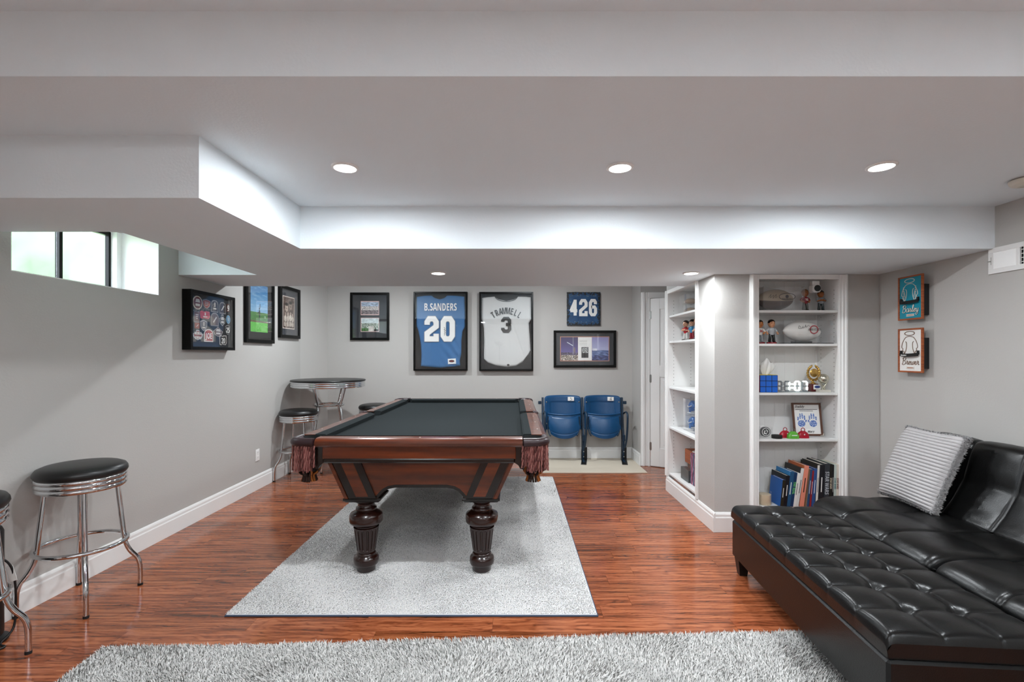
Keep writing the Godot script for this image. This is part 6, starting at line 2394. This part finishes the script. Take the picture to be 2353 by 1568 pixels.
	var row := [
		["small blue book with dark spine at the left of the row", 1790, 1797, 0.205, 0.10, "1d5fae", "241d14", "", wi, 0.17],
		["black hardback behind the small blue book", 1797.5, 1806, 0.238, 0.10, "17181a", "141416", "", wi, 0.21],
		["bright blue hardback with tall dark spine", 1807, 1816, 0.268, 0.12, "2f7db6", "1f4f74", "", wi, 0.20],
		["navy book with green lettering THE REAL", 1816.5, 1824, 0.262, 0.13, "123a6a", "0f2f57", "THE REAL", mat("green_ink", "67c06a", 0.6), 0.18],
		["white paperback beside the navy book", 1824.5, 1831, 0.258, 0.14, "dedcd7", "e4e2de", "", ki, 0.18],
		["black and white book left of the pink one", 1831.5, 1838.5, 0.296, 0.15, "2b2a2a", "d8d6d2", "", ki, 0.22],
		["pink spined book with brown cover", 1839.5, 1850, 0.315, 0.13, "a8552c", "e08a72", "", ki, 0.22],
		["thin brown book right of the pink one", 1850.5, 1854, 0.290, 0.11, "8a6a4c", "7a5c44", "", ki],
		["white and blue book with dark lettering in mid row", 1854.5, 1859.5, 0.288, 0.10, "cfd3d8", "29486e", "", wi],
		["thin dark red book in mid row", 1860, 1864, 0.276, 0.09, "8c1f28", "8c1f28", "", wi],
		["blue spiral bound notebook", 1864.5, 1871.5, 0.292, 0.08, "2c4f86", "2c4f86", "", wi],
		["white spiral notebook with black cover", 1872, 1877, 0.318, 0.06, "2a2420", "d9d5cd", "", ki, 0.22],
		["wide black illustrated book", 1878, 1889.5, 0.322, 0.05, "1b1b1c", "1c1c1e", "", wi, 0.23],
		["dark grey book lettered STAR WARS in silver", 1890.5, 1902, 0.330, 0.03, "3b4046", "33373c", "STAR WARS", mat("silver_ink", "b9bdc2", 0.5), 0.23],
		["black book with cream lettering near the right end", 1902.5, 1908, 0.326, 0.02, "1a1714", "191613", "STAR WARS", mat("cream_ink", "dcd0b8", 0.6)],
		["plain black book near the right end", 1908.5, 1912.5, 0.322, 0.02, "121212", "121212", "", wi],
		["pale green book with teal lettering", 1913, 1918.5, 0.322, 0.015, "bccabf", "c3cfc6", "STAR WARS", mat("teal_ink", "2f6f78", 0.6)],
		["cream book at the right end of the row", 1919, 1924.5, 0.324, 0.01, "d8cfbf", "ddd5c6", "STAR WARS", mat("maroon_ink", "6a2a2a", 0.6)]
	]
	row.reverse()
	var right := 2.486
	for k in row.size():
		right = book(row[k], right, row[k - 1][4] if k > 0 else 0.0, k == 0)

func build_clock() -> void:
	var z := 3.77
	var o := thing("led_clock", "white digital clock with glowing numerals 1:07 on the middle shelf", "clock", W(px(1823, z), 1.0635, z))
	var on := mat("clock_lit", h("f4fffb"), 0.4)
	on.emission_enabled = true
	on.emission = Color(0.93, 1.0, 0.97)
	on.emission_energy_multiplier = 0.42
	var off := mat("clock_unlit", h("8b9094"), 0.35)
	var segs := {"a": [0, 1, 0], "b": [1, 0.5, 1], "c": [1, -0.5, 1], "d": [0, -1, 0], "e": [-1, -0.5, 1], "f": [-1, 0.5, 1], "g": [0, 0, 0]}
	var glyph := {"1": "bc", "0": "abcdef", "7": "abc", "": ""}
	var xs := [-0.108, -0.050, 0.030, 0.088]
	var show := ["", "1", "0", "7"]
	for k in 4:
		var lit_b := B.new()
		var off_b := B.new()
		for s in segs:
			var e: Array = segs[s]
			var lit: bool = s in glyph[show[k]]
			var bb: B = lit_b if lit else off_b
			var c := Vector3(xs[k] + e[0] * 0.018, 0.047 + e[1] * 0.035, 0)
			if e[2] == 1:
				bb.box(c, Vector3(0.012, 0.032, 0.022), 0.005)
			else:
				bb.box(c, Vector3(0.032, 0.012, 0.022), 0.005)
		if off_b.v.size():
			part(o, "unlit_segments", off_b, off)
		if lit_b.v.size():
			part(o, "lit_digit", lit_b, on)
	var b := B.new()
	for y in [0.033, 0.062]:
		b.box(Vector3(-0.010, y, 0), Vector3(0.012, 0.012, 0.022), 0.004)
	part(o, "lit_colon", b, on)
	b = B.new()
	b.span(Vector3(-0.135, 0.0, -0.012), Vector3(0.113, 0.007, 0.012), 0.002)
	part(o, "bar", b, off)

func build_left_shelves() -> void:
	var b: B
	# top: two clear cases with old caps
	for k in 2:
		var o := thing("cap_case", ["clear display case with folded tan cap on the side bookcase top shelf", "upper clear case stacked on the first one on the side bookcase top shelf"][k], "display case", W(1.685, 1.7425 + k * 0.088, 4.60), -PI / 2)
		acrylic_case(o, 0.24 - 0.05 * k, 0.083 + 0.01 * k, 0.15, Vector3.ZERO, M.acrylic)
		b = B.new()
		b.col = h("8d7766" if k == 0 else "a08a76").srgb_to_linear()
		b.ball(Vector3(0.0, 0.032, 0), Vector3(0.075 - 0.01 * k, 0.030, 0.055), 18, 10)
		b.ball(Vector3(-0.05, 0.014, 0.015), Vector3(0.045, 0.006, 0.04), 14, 6)
		part(o, "cap", b, M.cloth)
	bobblehead("bobblehead figure in red and white striped jersey holding a silver cup", W(1.665, 1.4905, 4.67), -PI / 2 + 0.5, 0.20, h("d4a184"), h("2a1c16"), h("a5242e"), h("c9c6c2"), h("1d1b1b"), "", false, 1)
	bobblehead("bobblehead figure with dark cap and blue sleeves beside the striped one", W(1.675, 1.4905, 4.53), -PI / 2 + 0.4, 0.20, h("cf9d80"), h("141418"), h("3a7fa8"), h("7c1f2c"), h("33502c"), "", true, 0)
	bobblehead("bobblehead figure half hidden by the bookcase edge", W(1.675, 1.4905, 4.40), -PI / 2 + 0.2, 0.215, h("d3a287"), h("b58a6a"), h("8fa3bb"), h("8c8f99"), h("2a2a2a"), "", false, 0)
	# helmets in a double case
	var o := thing("helmet_case", "clear two storey case with two blue mini helmets in the side bookcase", "display case", W(1.70, 0.6435, 4.435), -PI / 2)
	acrylic_case(o, 0.33, 0.30, 0.17, Vector3.ZERO, M.acrylic)
	b = B.new()
	b.span(Vector3(-0.160, 0.150, -0.080), Vector3(0.160, 0.154, 0.080))
	part(o, "divider", b, M.acrylic)
	var hb := mat("helmet_blue", h("0f5fb0"), 0.18)
	hb.clearcoat_enabled = true
	for y in [0.006, 0.156]:
		b = B.new()
		var dome := func(u: float, v: float) -> Vector3:
			var a := lerpf(-2.25, 2.25, u)
			var th := lerpf(0.0, 2.05, v)
			return Vector3(-cos(a) * sin(th) * 0.066, 0.070 + cos(th) * 0.062, sin(a) * sin(th) * 0.056)
		b.sheet(36, 18, dome)
		b.xf = Transform3D(Basis.IDENTITY, Vector3(-0.07, y, 0.0))
		var sh := B.new()
		sh.xf = Transform3D(Basis(Vector3.UP, 0.35), Vector3(-0.09, y, 0.0))
		sh.sheet(36, 18, dome, true)
		sh.sheet(20, 6, func(u, v): return Vector3(-cos(lerpf(-1.6, 1.6, u)) * 0.058, 0.070 + 0.045 * v - 0.05, sin(lerpf(-1.6, 1.6, u)) * 0.05))
		var he := part(o, "helmet", sh, hb, "blue mini football helmet")
		b = B.new()
		b.xf = sh.xf
		for q in 3:
			var bar := []
			for t in 9:
				var a := lerpf(-1.25, 1.25, t / 8.0)
				bar.append(Vector3(0.020 + cos(a) * 0.058, 0.058 - q * 0.019, sin(a) * 0.052))
			b.tube(bar, 0.0028, 6)
		for q in [-0.4, 0.4]:
			b.tube([Vector3(0.020 + cos(q) * 0.058, 0.060, sin(q) * 0.052), Vector3(0.020 + cos(q) * 0.056, 0.016, sin(q) * 0.050)], 0.0028, 6)
		part(he, "face_mask", b, mat("mask_grey", h("9da1a6"), 0.4))
		b = B.new()
		b.xf = sh.xf
		b.tube([Vector3(0.02, 0.082, 0.054), Vector3(-0.015, 0.068, 0.060), Vector3(-0.04, 0.074, 0.050)], 0.005, 6)
		b.ball(Vector3(-0.015, 0.012, 0.03), Vector3(0.055, 0.006, 0.03), 12, 6)
		part(he, "decal", b, M.white_print)
	# bottom shelf
	o = thing("wooden_box", "brown wooden box on the bottom of the side bookcase", "box", W(1.735, 0.1855, 4.585), -PI / 2)
	b = B.new()
	b.span(Vector3(-0.15, 0.0, -0.05), Vector3(0.15, 0.12, 0.03), 0.003)
	part(o, "body", b, M.walnut)
	b = B.new()
	b.span(Vector3(-0.165, 0.12, -0.06), Vector3(0.165, 0.25, 0.05), 0.004)
	part(o, "lid", b, M.frame_wood)
	b = B.new()
	b.lathe([Vector2(0, 0), Vector2(0.05, 0), Vector2(0.066, 0.010), Vector2(0.066, 0.014), Vector2(0, 0.012)], 28)
	solo("white_dish", b, M.trim, "white dish under the small photo frame", "dish", W(1.735, 0.4365, 4.50))
	o = thing("photo_frame", "small black photo frame leaning in the side bookcase", "picture frame", W(1.725, 0.452, 4.49), -PI / 2 + 0.25)
	o.rotation.x = -0.22
	frame_bars(o, 0.10, 0.14, 0.014, 0.012, M.black_frame)
	for c in o.get_children():
		c.position.y = 0.07
	var im := Image.create(32, 48, false, Image.FORMAT_RGB8)
	blotch(im, 0, 0, 32, 48, h("c9c7c4"), 0.2, 41)
	disc(im, 16, 18, 6, 8, h("6a625c"))
	disc(im, 16, 38, 9, 12, h("8f8b86"))
	part(o, "photo", picture(-0.036, 0.014, 0.036, 0.126, 0.004), img_mat("portrait", im))
	b = B.new()
	b.span(Vector3(-0.045, 0.005, 0.0), Vector3(0.045, 0.135, 0.003))
	part(o, "backing", b, M.black_matt)
	b = B.new()
	b.box(Vector3(0, 0.055, 0), Vector3(0.20, 0.11, 0.055), 0.002)
	solo("grey_box", b, mat("slate_grey", h("4c4e4d"), 0.35), "flat dark grey box standing before the wooden box", "box", W(1.62, 0.1855, 4.50), -PI / 2)
	for k in 4:
		b = B.new()
		b.box(Vector3(0, 0.14, 0), Vector3(0.018, 0.28, 0.19), 0.002)
		im = Image.create(32, 64, false, Image.FORMAT_RGB8)
		blotch(im, 0, 0, 32, 64, [h("7d6a86"), h("a8546e"), h("5a6b85"), h("8a5a74")][k], 0.5, 50 + k, 0.1, 0.05)
		var mm := img_mat("sleeve_%d" % k, im, 0.35)
		mm.uv1_scale = Vector3(5, 3.5, 1)
		solo("magazine", b, mm, ["mauve magazine nearest the grey box in the side bookcase", "pink magazine second from the grey box in the side bookcase", "blue grey magazine third from the grey box in the side bookcase", "plum magazine nearest the bookcase edge in the side bookcase"][k], "magazine", W(1.70, 0.1855, 4.375 - k * 0.027), -PI / 2, "magazines in the side bookcase")

# ---------------------------------------------------------------- all of it
func _ready() -> void:
	rng.seed = 1
	set_camera()
	set_materials()
	mat("cream_plastic", h("d5cfc2"), 0.5)
	mat("walnut", h("5c3a2a"), 0.45)
	mat("pewter", h("c9c5b4"), 0.22, 0.9)
	for a in [[-0.775, 2.223, "downlight on the raised ceiling above the pool table's left side"], [0.49, 2.223, "middle downlight of the three on the raised ceiling"], [1.684, 2.21, "downlight on the raised ceiling nearest the smoke detector"]]:
		downlight(W(a[0], UPC, a[1]), LIGHT_UP, a[2])
	for a in [[-0.565, 3.63, "downlight in the low soffit above the pool table"], [1.334, 3.63, "downlight in the low soffit near the bookcases"]]:
		downlight(W(a[0], SOF, a[1]), LIGHT_SOF, a[2])
	for a in [[-1.62, 5.08, "downlight hidden behind the soffit above the bar table"], [0.22, 5.08, "downlight hidden behind the soffit above the jerseys"]]:
		downlight(W(a[0], 2.42, a[1]), LIGHT_BACK, a[2])
	for a in [[-0.3, -0.15, "unseen downlight above the camera on the left, placed to light the front rug"], [1.7, -0.15, "unseen downlight above the camera on the right, placed to light the front rug"], [-0.3, -1.7, "unseen downlight behind the camera on the left, placed to light the front room"], [1.7, -1.7, "unseen downlight behind the camera on the right, placed to light the front room"]]:
		downlight(W(a[0], FRC, a[1]), LIGHT_FRONT, a[2])  # unseen front downlights, placed to light the near rug and bounce onto the ceiling
	unseen_uplighter(W(-0.4, 0, -1.3), "tall unseen uplighter behind the camera on the left, placed to light the front ceiling")
	unseen_uplighter(W(2.0, 0, -1.0), "tall unseen uplighter behind the camera on the right, placed to light the front ceiling")
	build_room()
	build_rugs()
	build_pool_table()
	build_stools()
	build_stadium_seats()
	build_ottoman()
	build_futon()
	build_bookcases()
	build_wall_art()
	build_right_wall()
	build_pillow()
	build_speaker()

const LIGHT_UP := 0.51
const LIGHT_SOF := 0.47
const LIGHT_BACK := 1.0
const LIGHT_FRONT := 0.8
const LIGHT_LAMP := 1.2
